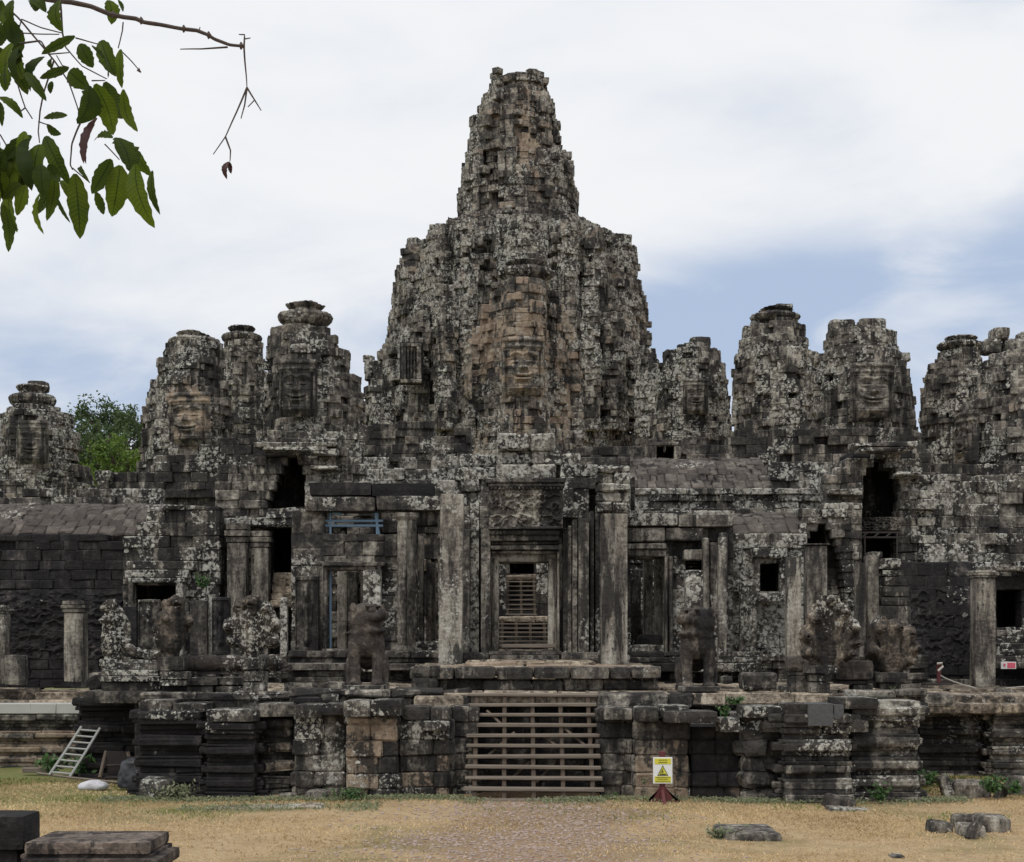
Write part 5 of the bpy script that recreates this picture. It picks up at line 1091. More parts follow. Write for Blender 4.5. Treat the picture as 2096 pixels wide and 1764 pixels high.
# ------------------------------------------------------------------ hooded serpents on their rails
def naga_sdf(p, heads, hood, seed, flat=.13):
    d = ell(p, (0, .06, hood[1]), (hood[0], flat, hood[2]))
    d = smin(d, cap(p, (0, .02, .0), (0, .03, .5), .19, .24), .08)
    for (a, r, s) in heads:
        x, z = math.sin(a) * r, .42 + math.cos(a) * r
        d = smin(d, cap(p, (x * .22, -.04, .22), (x * .80, -.07, .42 + (z - .42) * .80), .085, .115 * s), .028)
        d = smin(d, ell(p, (x * .9, .03, .42 + (z - .42) * .92), (.20 * s, .09, .21 * s)), .05)
        hdz = ell(p, (x, -.05, z), (.135 * s, .15, .165 * s)); hdz = smin(hdz, ell(p, (x * 1.02, -.20, z - .03), (.10 * s, .12, .085 * s)), .03)
        d = smin(d, hdz, .025)
        for e in (-.055, .055): d = smin(d, ell(p, (x + e * s, -.19, z + .055 * s), (.03 * s, .03, .03 * s)), .01)
        d = smax(d, -ell(p, (x * 1.02, -.31, z - .05), (.085 * s, .14, .022)), .01)
    d = smin(d, ell(p, (0, -.16, .44), (.13, .09, .32)), .02)
    for k in range(6): d = d + .014 * np.exp(-((p[..., 2] - .16 - .09 * k) / .016) ** 2) * (np.abs(p[..., 0]) < .14)
    q = p.reshape(-1, 3)
    d = d + fbm(q * 3.6 + seed, 3).reshape(d.shape) * .09 + np.abs(fbm(q * 8 + seed, 3)).reshape(d.shape) * .10 - .012
    return np.maximum(d, -p[..., 2])
def naga(label, u, v, Y, heads, hood, yaw, sc, seed, lic=0., tan=0., flat=.13, extra=None):
    o = mk('serpent_statue', label, 'statue', P(u, v, Y), 'hooded stone serpents')
    p0 = P(u, v, Y); Rm = rotz(yaw); m = M()
    def f(p):
        d = naga_sdf(p, heads, hood, seed, flat)
        return d if extra is None else extra(p, d)
    sdf_mesh(m, f, (-.85, -.5, -.02), (.85, .5, 1.75), .026, lambda w_: (w_ * sc) @ Rm.T + p0, lic=lic, tan=tan)
    m.build('hood', 'naga', o, smooth=True)
    return o
fan7 = [(0, .95, 1.15), (.5, .82, 1.), (-.5, .82, 1.), (1.0, .66, .95), (-1.0, .66, .95), (1.5, .52, .85), (-1.5, .52, .85)]
naga('slender white-lichened serpent hood in profile, leftmost on the terrace', 230, 1352, 34.6, [(0, .85, 1.0), (.2, .55, .8)], (.16, .72, .60), -1.25, .98, 1.2, lic=.32, flat=.34)
naga('dark serpent hood in profile leaning right, second from the left on the terrace', 350, 1352, 34.0, [(.1, .92, 1.25), (.62, .62, 1.1), (-.3, .60, .8)], (.38, .70, .52), .55, .98, 4.7, lic=.12, flat=.26)
naga('many-headed serpent hood fanned toward the camera, third from the left on the terrace', 515, 1350, 33.6, fan7[:1] + [(.42, .88, 1.1), (-.30, .92, 1.1), (.95, .72, 1.), (-.95, .68, 1.), (1.5, .55, .8), (-1.5, .5, .8)], (.40, .58, .42), .0, .93, 8.3, lic=.15)
naga('tall pointed lichen-white serpent hood right of the stairs, top head like a flame', 1697, 1372, 33.4, [(0, 1.25, 1.35), (.33, 1.0, 1.15), (-.42, .86, 1.0), (.75, .82, 1.1), (-.95, .70, 1.), (1.2, .68, 1.), (1.6, .5, .8), (-1.5, .55, .9)], (.58, .80, .78), .12, .95, 11.4, lic=lambda w_: .0 + .26 * (w_[:, 2] > .55), tan=.12)
naga('squat broken serpent hood with tan chest, rightmost on the terrace', 1824, 1388, 34.4, [(-.45, .86, 1.3), (.10, .80, 1.2), (.62, .80, 1.05), (1.1, .68, .9), (-1.15, .62, .95), (1.55, .45, .8)], (.58, .66, .60), .35, .98, 15.9, lic=.05, tan=lambda w_: .75 * np.exp(-((w_[:, 0] - .12) / .2) ** 2 - ((w_[:, 2] - .45) / .22) ** 2))
def rail(label, pts, r, Y, mat='statue', lic=0., foot=None):
    o = mk('serpent_rail', label, 'balustrade', P(pts[0][0], pts[0][1], Y), 'serpent-body rails')
    m = M(); w3 = np.array([P(u, v, Y + dy) for u, v, dy in pts]); t = np.linspace(0, len(pts) - 1, 40)
    w3 = np.stack([np.interp(t, range(len(pts)), w3[:, k]) for k in range(3)], -1); rr = r * (1 + .06 * np.sin(t * 9)) 
    tube(m, w3, rr, 16, lic=lic); v = m.v[0]; m.v[0] = v + fbm(v * 3, 3)[:, None] * .05; m.build('serpent_body', mat, o, smooth=True)
    for f in foot or ():
        m = M(); boxD(m, *f, Y - .1, .4, step=.1, amp=.02, e=.04, lic=lic); m.build('support', 'terrace', o)
rail('curved serpent body sweeping from the leftmost hood along a white-lichened sill', [(243, 1300, 0), (252, 1320, 0), (275, 1334, 0), (300, 1340, 0), (330, 1343, 0)], .11, 34.6, lic=0., foot=[(205, 328, 1350, 1368)])
rail('straight grey serpent-body rail between the second and third hoods on the left', [(372, 1358, 0), (430, 1358, 0), (500, 1358, 0)], .19, 34.4, lic=-.1, foot=[(376, 496, 1374, 1380), (395, 408, 1380, 1398), (440, 452, 1380, 1398), (470, 482, 1380, 1398)])
rail('short rounded serpent-body end right of the many-headed hood on the left', [(530, 1356, .3), (560, 1356, .5), (574, 1362, .6), (577, 1374, .6)], .19, 34.2, lic=-.1, foot=[(534, 545, 1374, 1398), (562, 572, 1374, 1398)])
rail('rounded serpent-body stub left of the tall flame-like hood on the right', [(1610, 1362, .1), (1640, 1360, .1), (1672, 1360, .1)], .20, 33.8, lic=.0, foot=[(1612, 1668, 1376, 1382), (1616, 1650, 1382, 1440)])
o = mk('stone_rail', 'flat-topped moulded stone rail between the two serpent hoods on the right', 'balustrade', P(1745, 1420, 33.8))
m = M(); boxD(m, 1710, 1790, 1352, 1392, 33.8, .6, step=.09, amp=.015, e=.07); boxD(m, 1714, 1788, 1393, 1400, 33.9, .5, step=.1); m.build('rail', 'statue', o)
m = M(); boxD(m, 1746, 1788, 1401, 1420, 33.9, .5, step=.09, amp=.02, lic=.2); boxD(m, 1738, 1790, 1420, 1432, 33.8, .6, step=.09, amp=.02, lic=.2); m.build('support', 'terrace', o)
ped('stack of worn blocks carrying the tall flame-like serpent hood', [(1656, 1706, 1420, 1444), (1660, 1702, 1396, 1419), (1662, 1704, 1380, 1395), (1652, 1714, 1362, 1379)], 33.2, lic=.05, d=2.)
ped('stack of worn blocks carrying the squat broken serpent hood', [(1796, 1850, 1412, 1436), (1800, 1846, 1398, 1411), (1790, 1856, 1376, 1397)], 34.1, lic=.0, d=2.)
ped('narrow block column carrying the many-headed serpent hood on the left', [(496, 540, 1396, 1432), (498, 534, 1372, 1395), (490, 538, 1346, 1371)], 33.2, lic=.0, d=2.)
ped('rounded block base carrying the dark profile serpent hood', [(326, 384, 1392, 1404), (328, 386, 1374, 1391), (322, 374, 1344, 1373)], 33.7, lic=.0, d=2.)
ped('small white-stained base under the leftmost serpent hood', [(204, 240, 1366, 1384), (200, 238, 1348, 1365)], 34.3, lic=.5, d=2.)
def tier(label, rows, Y, lic=0.):
    o = mk('block_tier', label, 'blocks', P(rows[0][0], rows[0][3], Y))
    m = M()
    for (u0, u1, vt, vb, dy, l) in rows: boxD(m, u0, u1, vt, vb, Y + dy, 1.2, step=.09, amp=.022, e=.05, lic=lic + l)
    m.build('courses', 'terrace', o)
tier('moulded white-lichened block tiers under the leftmost curved serpent', [(170, 300, 1414, 1440, -.1, -.1), (206, 328, 1396, 1414, .1, 0), (204, 326, 1384, 1395, .0, .3), (206, 324, 1371, 1383, .1, .5), (212, 322, 1356, 1370, .3, -.1)], 34.0, .05)
tier('dark moulded block tiers below the straight serpent rail', [(330, 436, 1404, 1420, .1, -.2), (326, 446, 1386, 1403, 0, -.2), (436, 496, 1386, 1402, .2, -.2), (440, 494, 1404, 1418, .2, -.2), (320, 396, 1420, 1440, -.2, -.1), (397, 470, 1420, 1438, -.3, -.2)], 33.9, 0.)
tier('moulded base courses under the stone rail between the right serpents', [(1722, 1800, 1432, 1442, -.1, 0), (1724, 1802, 1420, 1431, .1, 0), (1600, 1654, 1422, 1440, .1, .1), (1604, 1650, 1404, 1421, .2, .1)], 33.6, .05)
tier('dark flat-topped stack of moulded slabs between the left serpents and the left lion', [(585, 705, 1358, 1372, 0, -.1), (592, 700, 1373, 1384, .15, -.3), (588, 702, 1385, 1396, .05, -.2), (580, 706, 1397, 1420, -.1, .0)], 35.0, 0.)
# ------------------------------------------------------------------ loose stones on terrace and lawn
def stone(label, u0, u1, v0, v1, Y, d=None, amp=.05, lic=0., tan=0., mat='terrace', tilt=0., e=.08, group=None):
    m = M(); x0, x1, z0, z1 = PX(u0, Y), PX(u1, Y), PZ(v1, Y), PZ(v0, Y); d = d or .5 * (x1 - x0); z0 -= .16 if z0 < .5 else .02
    rbox(m, ((x0 + x1) / 2, Y + d / 2, (z0 + z1) / 2), ((x1 - x0) / 2, d / 2, (z1 - z0) / 2), .07, amp, e, R=roty(tilt), lic=lic, tan=tan)
    return tag(m.build('loose_stone', mat), label, 'stone', group)
stone('round-edged dark block lying on the terrace edge left of the left lion', 600, 652, 1428, 1446, 32.3, .6, .05, .15, mat='black')
stone('long dark beam stone lying on the terrace edge left of the left lion', 652, 704, 1448, 1462, 31.25, .6, .04, -.2, mat='black')
stone('short upright block on the terrace between the block stack and the left lion', 655, 694, 1418, 1438, 32.9, .5)
stone('moss-tinged boulder on the stacked slabs beside the left lion pedestal', 664, 702, 1396, 1420, 34.6, .6, .06, .1, .2)
stone('moulded corner block resting on the platform end left of the stairs', 846, 900, 1362, 1384, 34.8, .7, .03, 0, .1)
stone('lower grooved block on the platform end left of the stairs', 842, 896, 1388, 1414, 34.75, .7, .03, -.2, .05)
stone('thick slab laid across the terrace lip left of the stairs', 846, 948, 1424, 1450, 32.6, .8, .03, -.1, .15, 'slab')
stone('white-topped squarish block with a dark hollow, right of the right lion', 1522, 1592, 1376, 1412, 35.0, .8, .09, .35, 0, 'porch')
stone('narrow block at the right foot of the right lion', 1478, 1500, 1384, 1398, 35.6, .5, .04, .3)
stone('flat block on the terrace edge near the right end', 1886, 1958, 1420, 1446, 33.8, .9, .04, .1)
stone('slanting dark boulder at the foot of the right-hand pillar', 2048, 2084, 1410, 1436, 37.8, .8, .08, 0, 0, tilt=.3)
stone('dark angular block leaning on the leftmost white-stained tiers', 176, 206, 1384, 1412, 34.8, .6, .06, -.3, 0, 'black', tilt=-.5)
stone('rubble block by the wall foot behind the left tiers', 178, 216, 1376, 1398, 37.5, .6, .08, -.1)
stone('pale stone sliver on the tiers right of the leftmost serpents', 590, 640, 1408, 1420, 34.2, .5, .05, 0, .2, 'slab')
# lawn stones at the right
stone('largest rounded pale boulder of the cluster on the lawn at the right', 2006, 2074, 1672, 1698, 25.9, .6, .07, .1, .1, 'pillar', .1, .14)
stone('low wedge of stone at the left end of the boulder cluster on the lawn', 1908, 1952, 1684, 1698, 25.9, .5, .07, .1, 0, 'pillar', .12, .08)
stone('flat stone at the front of the boulder cluster on the lawn', 1970, 2022, 1690, 1704, 25.4, .5, .06, .1, .15, 'pillar', .05)
stone('long thin stone at the back of the boulder cluster on the lawn', 1955, 2010, 1668, 1678, 26.4, .3, .05, .1, 0, 'pillar')
stone('pointed chip standing in front of the boulder cluster', 1988, 2006, 1682, 1702, 25.1, .25, .06, 0, .1, 'pillar', .5)
stone('flat grey slab sunk in the lawn at the lower right', 1480, 1602, 1706, 1717, 25.0, 1.4, .05, .1, .1, 'pillar')
stone('broken slab tipped against the terrace corner at the right', 1690, 1752, 1630, 1650, 30.1, .5, .05, -.3, .1, 'pillar', .25)
stone('thin flat slab in the grass in front of the right terrace corner', 1700, 1790, 1656, 1668, 29.3, .6, .04, .2, .1, 'pillar', .06)
stone('small half-buried stone at the bottom right of the lawn', 1826, 1856, 1750, 1768, 23.0, .35, .05, .1, 0, 'pillar')
stone('reddish laterite lump in the rubble heap at the far right', 1960, 2030, 1600, 1630, 31.6, .7, .08, 0, .35, 'pillar', 0, .12)
stone('upright grey chip at the left of the rubble heap at the far right', 1930, 1952, 1590, 1620, 31.8, .4, .08, .2, 0, 'pillar', -.3)
stone('pale pointed chip in the rubble heap at the far right', 2042, 2066, 1606, 1630, 31.4, .3, .06, 0, .5, 'pillar', .4)
stone('lump of rubble cut by the right edge', 2070, 2120, 1588, 1622, 32.0, .6, .1, .1, .1, 'pillar')
stone('worn footing block sticking out at the bottom of the left terrace corner', 282, 350, 1596, 1628, 31.5, .9, .05, .1, .05, 'terrace', .04)
stone('low rounded stone at the foot of the pilaster left of the stairs', 568, 606, 1624, 1640, 31.0, .4, .06, 0, .15, 'pillar', 0, .1)
stone('second low rounded stone at the wall foot, nearer the tan bay', 622, 668, 1620, 1634, 31.0, .4, .06, 0, .1, 'pillar', 0, .1)
stone('flat slab ledge crossing the lawn left of the path', 420, 660, 1652, 1668, 29.2, .6, .05, .3, .3, 'slab', -.03)
stone('tiny white stone on the lawn at the left', 196, 210, 1656, 1666, 29.5, .12, .02, .3, .2, 'slab', 0, .05)
stone('small dark stone on the lawn at the left', 226, 250, 1660, 1672, 29.2, .2, .04, 0, 0, 'terrace')
stone('pale scrap of stone lying on the lawn at the lower left', 588, 612, 1738, 1746, 23.5, .15, .02, .3, .3, 'slab', 0, .03)
# near blocks at the lower left
stone('carved square block at the bottom left corner, nearest the camera', -60, 48, 1670, 1738, 18.6, .7, .015, -.1, 0, 'black', 0, .04)
stone('block beneath the carved square block at the bottom left corner', -60, 36, 1739, 1850, 18.7, .7, .03, -.1, 0, 'black', 0, .05)
nb = mk('stone_beam', 'long moulded stone beam lying at the bottom left, close to the camera', 'stone', P(180, 1870, 18.2))
m = M(); boxD(m, 49, 303, 1724, 1750, 18.15, 1.15, step=.07, amp=.012, e=.05, lic=-.3, tan=.12); m.build('top_slab', 'beam', nb)
m = M(); boxD(m, 40, 312, 1749, 1758, 18.2, 1.1, step=.08, amp=.012, e=.03, lic=-.4); boxD(m, 40, 325, 1759, 1784, 18.05, 1.2, step=.07, amp=.012, e=.06, lic=-.2); boxD(m, 20, 318, 1785, 1880, 18.15, 1.1, step=.1, amp=.02, lic=-.2); m.build('moulding', 'beam', nb)
# ------------------------------------------------------------------ ladder, rubbish, planks
o = mk('ladder', 'pale metal ladder leaning on the terrace at the left', 'ladder', P(145, 1590, 35.4))
a0, a1 = P(101, 1586, 34.7), P(167, 1487, 35.15); b0, b1 = P(143, 1590, 34.6), P(205, 1490, 35.15)
for p, q in ((a0, a1), (b0, b1)): m = M(); tube(m, [p, p * .5 + q * .5 + np.array((.01, 0, 0)), q], .035, 6); m.build('rail', 'alu', o)
for k in range(8):
    f = .06 + k * .125; m = M(); tube(m, [a0 + (a1 - a0) * f, b0 + (b1 - b0) * f], .024, 6); m.build('rung', 'alu', o)
o = mk('rubbish_barrow', 'dark metal handcart tipped on end beside the ladder, against the terrace', 'cart', P(240, 1600, 34.3))
m = M(); x0, x1 = PX(206, 34.4), PX(262, 34.4)
box(m, x0 + .1, x1, 34.6, 34.66, .15, .72, e=.01, yaw=.1); box(m, x0 + .1, x1, 34.3, 34.62, .10, .16, e=.01, yaw=.1); box(m, x1 - .02, x1 + .22, 34.3, 34.36, .12, .62, e=.01, yaw=-.5); box(m, x0 + .12, x1, 34.45, 34.5, .40, .44, e=.01, yaw=.1); m.build('tray', 'rust', o)
m = M(); tube(m, [P(204, 1592, 34.2), P(217, 1538, 34.7)], .045, 6); m.build('handle', 'darkwood', o)
m = M(); tube(m, [P(268, 1566, 34.4), P(262, 1540, 34.6)], .045, 6); m.build('handle', 'darkwood', o)
def lump(name, label, cat, u, v, Y, r, mat, seed, fr=3.2, am=.2):
    p0 = P(u, v, Y); m = M()
    def f(p): return np.maximum(ell(p, (0, 0, r[2] * .55), r) + fbm(p.reshape(-1, 3) * fr + seed, 3).reshape(p.shape[:-1]) * am, -p[..., 2])
    sdf_mesh(m, f, (-r[0] * 1.3, -r[1] * 1.3, -.02), (r[0] * 1.3, r[1] * 1.3, r[2] * 1.8), max(r) / 18, lambda w_: w_ + p0)
    return tag(m.build(name, mat, smooth=True), label, cat)
lump('plastic_sheet', 'crumpled black plastic sheet heaped against the left terrace corner', 'sheet', 276, 1612, 33.2, (.36, .25, .40), 'tarp', 3.)
lump('rubbish_sack', 'small white woven sack lying on the grass by the ladder', 'sack', 192, 1616, 33.0, (.36, .2, .14), 'sack', 9., 4., .1)
m = M(); tube(m, [P(76, 1582, 35.0) , P(150, 1592, 34.4), P(250, 1602, 33.6)], .03, 5); tag(m.build('bamboo_pole', 'wood'), 'long thin pole lying in the grass at the foot of the ladder', 'pole')
m = M(); boxD(m, 44, 100, 1572, 1582, 36.2, .2, e=.02); tag(m.build('timber_plank', 'wood'), 'short grey plank lying in the grass left of the ladder', 'plank')
# ------------------------------------------------------------------ warning sign
YS = 30.6
o = mk('warning_sign', 'yellow and white warning board on a maroon stand, right of the timber stairs', 'sign', P(1358, 1652, YS))
x, z = PX(1356, YS), lambda v: PZ(v, YS)
m = M(); box(m, x - .055, x + .055, YS, YS + .09, z(1650), z(1538), e=.01, jit=.003); m.build('post', 'maroon', o)
m = M()
for sg, dx in ((-1, -.34), (1, .40)):
    for y0 in (YS, YS + .07):
        q = np.array(((x + sg * .04, y0, z(1612)), (x + sg * .05, y0, z(1648)), (x + dx, y0, z(1652)), (x + dx, y0, z(1643)), (x + dx * .62, y0, z(1637)))); m.add(q, [(0, 1, 2, 3)], [(0, 3, 4)])
    tube(m, [(x + sg * .04, YS + .03, z(1612)), (x + dx * .62, YS + .03, z(1636)), (x + dx, YS + .03, z(1643))], .03, 6)
box(m, x - .06, x + .05, YS - .5, YS, z(1652), z(1643), e=.01); 
q = np.array(((x - .03, YS, z(1612)), (x + .03, YS, z(1612)), (x + .03, YS - .45, z(1643)), (x - .03, YS - .45, z(1643)))); m.add(q + np.array((0, -.01, 0)), [(0, 1, 2, 3)])
box(m, x - .035, x + .035, YS - .06, YS, z(1645), z(1612), e=.01); m.build('foot', 'maroon', o)
def plate(m, u0, u1, v0, v1, y, th=.02, e=.006): box(m, PX(u0, YS), PX(u1, YS), y, y + th, PZ(v1, YS), PZ(v0, YS), e=e, jit=0)
bd = M(); plate(bd, 1336.5, 1376, 1549.5, 1603.5, YS - .045, .025, .02); board = bd.build('board', 'white', o)
m = M(); plate(m, 1339.5, 1373, 1552, 1563.5, YS - .052, .006, .002); plate(m, 1339.5, 1373, 1588.5, 1601, YS - .052, .006, .002)
tri = np.array((P(1356, 1565.5, YS), P(1345, 1587, YS), P(1367.5, 1587, YS))); tri[:, 1] = YS - .050; c = tri.mean(0)
def trip(m, s, dy):
    t2 = c + (tri - c) * s; t2[:, 1] = YS - .050 - dy; b2 = t2.copy(); b2[:, 1] = YS - .044; m.add(np.concatenate((t2, b2)), [(0, 3, 4, 1), (1, 4, 5, 2), (2, 5, 3, 0)], [(0, 1, 2), (3, 5, 4)])
trip(m, .80, .007); m.build('print', 'yellow', board)
m = M(); trip(m, 1.0, .003)
def strokes(m, u0, u1, v, hgt):
    u = u0
    while u < u1:
        w2 = random.uniform(.35, .9); plate(m, u, min(u + w2, u1), v - hgt * random.uniform(.6, 1), v + hgt * random.uniform(.3, .8), YS - .0585, .006, .001); u += w2 + random.uniform(.2, .35)
for r in ((1347.5, 1365, 1555.2, .9), (1347, 1365.5, 1560.2, 1.), (1341.5, 1371.5, 1590.8, .8), (1345, 1367, 1594.2, .8), (1341.5, 1371.5, 1598.2, .8)): strokes(m, *r)
plate(m, 1349.5, 1363, 1583.2, 1585, YS - .064, .006, .001)
for a, b2, w2 in (((1350.5, 1581.5), (1354.5, 1577), .9), ((1354, 1577), (1356, 1573.5), 1.2), ((1354.5, 1577.5), (1355.5, 1582.5), .9), ((1355, 1577), (1358, 1580), .8), ((1357, 1572.2), (1357.6, 1572.9), 1.0)):
    tube(m, [P(*a, YS) - np.array((0, .064, 0)), P(*b2, YS) - np.array((0, .064, 0))], w2 * YS / F * .55, 5)
m.build('lettering', 'ink', board)
# rope barrier and small red notice at the right
o = mk('rope_post', 'short maroon post holding a slack pale rope, by the right gallery wall', 'post', P(1923, 1398, 38.6))
m = M(); boxD(m, 1919, 1927, 1360, 1398, 38.6, .1, e=.01); m.build('post', 'maroon', o)
m = M(); boxD(m, 1896, 1950, 1398, 1402, 38.4, .5, e=.01); m.build('base_board', 'rust', o)
m = M(); tube(m, [P(1925 + k * 9.1, 1382 + 27 * (k / 8) ** .75, 38.6 + .05 * k) for k in range(9)], .018, 6); m.build('rope', 'rope', o)
m = M(); tube(m, [P(1918, 1358, 38.55), P(1928, 1357, 38.55), P(1930, 1364, 38.55), P(1920, 1373, 38.5)], .03, 6); m.build('rope_knot', 'rope', o)
m = M(); tube(m, [P(2040 + k * 8, 1410 - .7 * k, 39.5) for k in range(12)], .018, 6); tag(m.build('rope', 'rope'), 'slack rope running right from the pillar out of view', 'rope')
o = mk('notice_board', 'tiny red and white notice on the rubble steps at the right edge', 'notice', P(2064, 1369, 40.5))
YN = 40.5
m = M(); boxD(m, 2049, 2080, 1354.5, 1369, YN, .03, e=.005, jit=0); m.build('board', 'white', o)
m = M(); boxD(m, 2062, 2078.5, 1356, 1367.5, YN - .008, .02, e=.003, jit=0); tube(m, [P(2056, 1358, YN) - np.array((0, .01, 0)), P(2056, 1363, YN) - np.array((0, .01, 0))], .03, 6); m.build('print', 'pink', o)
# ------------------------------------------------------------------ trees and plants
def quads(m, c, d, n, ln, wd, rnd):
    """leaf quads: centre, long axis, normal"""
    d = d / np.linalg.norm(d, axis=1, keepdims=True); s = np.cross(d, n); s /= np.maximum(np.linalg.norm(s, axis=1, keepdims=True), 1e-6)
    k = len(c); v = np.stack((c - d * ln[:, None] * .5, c + s * wd[:, None] * .5, c + d * ln[:, None] * .5, c - s * wd[:, None] * .5), 1)
    m.add(v.reshape(-1, 3), np.arange(k * 4).reshape(k, 4), None, 0, 0, rnd=np.repeat(rnd, 4))
def tree(label, u, v, Y, rad, ht, mat, n, leaf, seed, gap=.42):
    rg = np.random.default_rng(seed); b = P(u, v, Y); gx_, gy_ = b[0], b[1]; cz = b[2]
    o = mk('tree', label, 'tree', (gx_, gy_, 0), 'trees behind the temple')
    m = M(); zt = cz + ht * .3; tube(m, [(gx_, gy_, 0), (gx_ + .2, gy_, cz * .5), (gx_ - .1, gy_, cz - ht * .4), (gx_, gy_, zt)], [.6, .45, .32, .12], 10); ends = []
    for k in range(16):
        a = rg.uniform(0, 6.28); rr = rad * rg.uniform(.45, .95); z1 = cz + ht * rg.uniform(-.55, .85); z0 = cz - ht * .5 + rg.uniform(0, ht * .5)
        e = np.array((gx_ + rr * math.cos(a), gy_ + rr * math.sin(a), z1)); s = np.array((gx_, gy_, z0)); tube(m, [s, (s + e) / 2 + np.array((0, 0, .4)), e], [.16, .09, .03], 6); ends.append(e)
    m.build('trunk', 'bark', o)
    cl = [e + rg.normal(0, rad * .12, 3) for e in ends]
    for k in range(60):
        dv = rg.normal(0, 1, 3); dv /= np.linalg.norm(dv); q = rg.uniform(.35, 1) ** .5
        cl.append(np.array((gx_, gy_, cz)) + dv * q * np.array((rad, rad, ht)))
    cl = np.array(cl); pk = rg.integers(0, len(cl), n); c = cl[pk] + rg.normal(0, rad * .115, (n, 3)); keep = vnoise(c * 1.1) > gap; c = c[keep]; pk = pk[keep]; n = len(c)
    m = M(); quads(m, c, rg.normal(0, 1, (n, 3)) + np.array((0, 0, -.3)), rg.normal(0, 1, (n, 3)) + np.array((0, 0, 1.)), leaf * rg.uniform(.6, 1.3, n), leaf * .55 * rg.uniform(.6, 1.3, n), np.clip(rg.random(len(cl))[pk] * .7 + rg.random(n) * .4, 0, 1)); m.build('crown', mat, o)
tree('airy green tree crown rising in the gap between the two left face towers', 226, 905, 135, 3.9, 4.2, 'treeleaf', 15000, .34, 5, .40)
tree('leafy branch-topped tree filling the left side of the gap', 196, 930, 128, 2.6, 2.6, 'treeleaf', 6000, .34, 6, .40)
tree('lower bright lime-green tree in the gap beside the reddish face tower', 252, 950, 112, 2.3, 1.9, 'limeleaf', 6000, .30, 7, .36)
tree('dark tree crown filling the gap behind the lime-green tree', 225, 975, 140, 4.5, 3.0, 'treeleaf', 7000, .36, 8, .3)
def plant(label, u, v, Y, r, h, n, mat='weed', leaf=.10, seed=1, stem=True, name='weed_plant'):
    rg = np.random.default_rng(seed); b = P(u, v, Y); o = mk(name, label, 'plant', b)
    k = max(4, n // 14); tips = np.stack((rg.normal(0, r * .5, k), rg.normal(0, r * .35, k), rg.uniform(.35, 1, k) * h), -1)
    m = M()
    for t in tips: tube(m, [b, b + t * np.array((.5, .5, .6)), b + t], .008, 4)
    m.build('stem', 'bark', o)
    pk = rg.integers(0, k, n); f = rg.uniform(.2, 1.05, n)[:, None]; c = b + tips[pk] * f + rg.normal(0, r * .13, (n, 3)); c[:, 2] = np.maximum(c[:, 2], b[2] + .01)
    m = M(); quads(m, c, rg.normal(0, 1, (n, 3)) + np.array((0, 0, .2)), rg.normal(0, .5, (n, 3)) + np.array((0, -.4, 1.)), leaf * rg.uniform(.6, 1.3, n), leaf * .5 * rg.uniform(.6, 1.3, n), rg.random(n)); m.build('foliage', mat, o)
plant('bright green shoot growing from the ruined jamb at the left', 414, 1206, 40.3, .22, .50, 220, 'weed', .11, 21)
plant('green weed rooted in the terrace joint below the right lion', 1505, 1440, 32.6, .22, .16, 160, 'weed', .10, 22)
plant('dark weed hanging in the shadowed joint beside the right lion pedestal', 1484, 1468, 31.2, .15, .28, 120, 'weed', .09, 23)
plant('bushy weed at the foot of the left terrace corner', 365, 1634, 31.2, .42, .26, 420, 'sageweed', .09, 24)
plant('leafy weed at the foot of the right moulded corner', 1798, 1640, 30.6, .22, .38, 240, 'weed', .11, 25)
plant('small dark weed against the tan bay left of the stairs', 718, 1634, 30.9, .35, .20, 260, 'weed', .09, 26)
plant('weed just right of the foot of the timber stairs', 1246, 1648, 31.0, .25, .22, 200, 'weed', .10, 27)
plant('weed growing before the right terrace rubble heap', 2030, 1622, 31.2, .30, .34, 260, 'weed', .11, 28)
plant('weed at the right edge by the rubble heap', 2080, 1622, 31.2, .30, .26, 200, 'weed', .11, 29)
plant('sage-green weed clump by the sunken slab on the lawn', 1468, 1716, 25.2, .35, .16, 260, 'sageweed', .08, 30)
plant('tuft of tall green grass at the foot of the ladder', 172, 1584, 35.6, .45, .42, 300, 'weed', .16, 31, name='grass_tuft')
plant('tuft of tall green grass left of the ladder', 108, 1578, 36.2, .35, .40, 220, 'weed', .16, 32, name='grass_tuft')
plant('green tuft by the wing plinth at the right', 1900, 1604, 33.8, .5, .24, 300, 'weed', .12, 33, name='grass_tuft')
plant('wisp of weed on the tan bay wall behind the warning sign', 1318, 1604, 31.2, .10, .12, 50, 'sageweed', .06, 34)
plant('tiny green sprig on the tiers between the right-hand serpents and wing', 1828, 1420, 33.6, .08, .18, 40, 'weed', .07, 35)
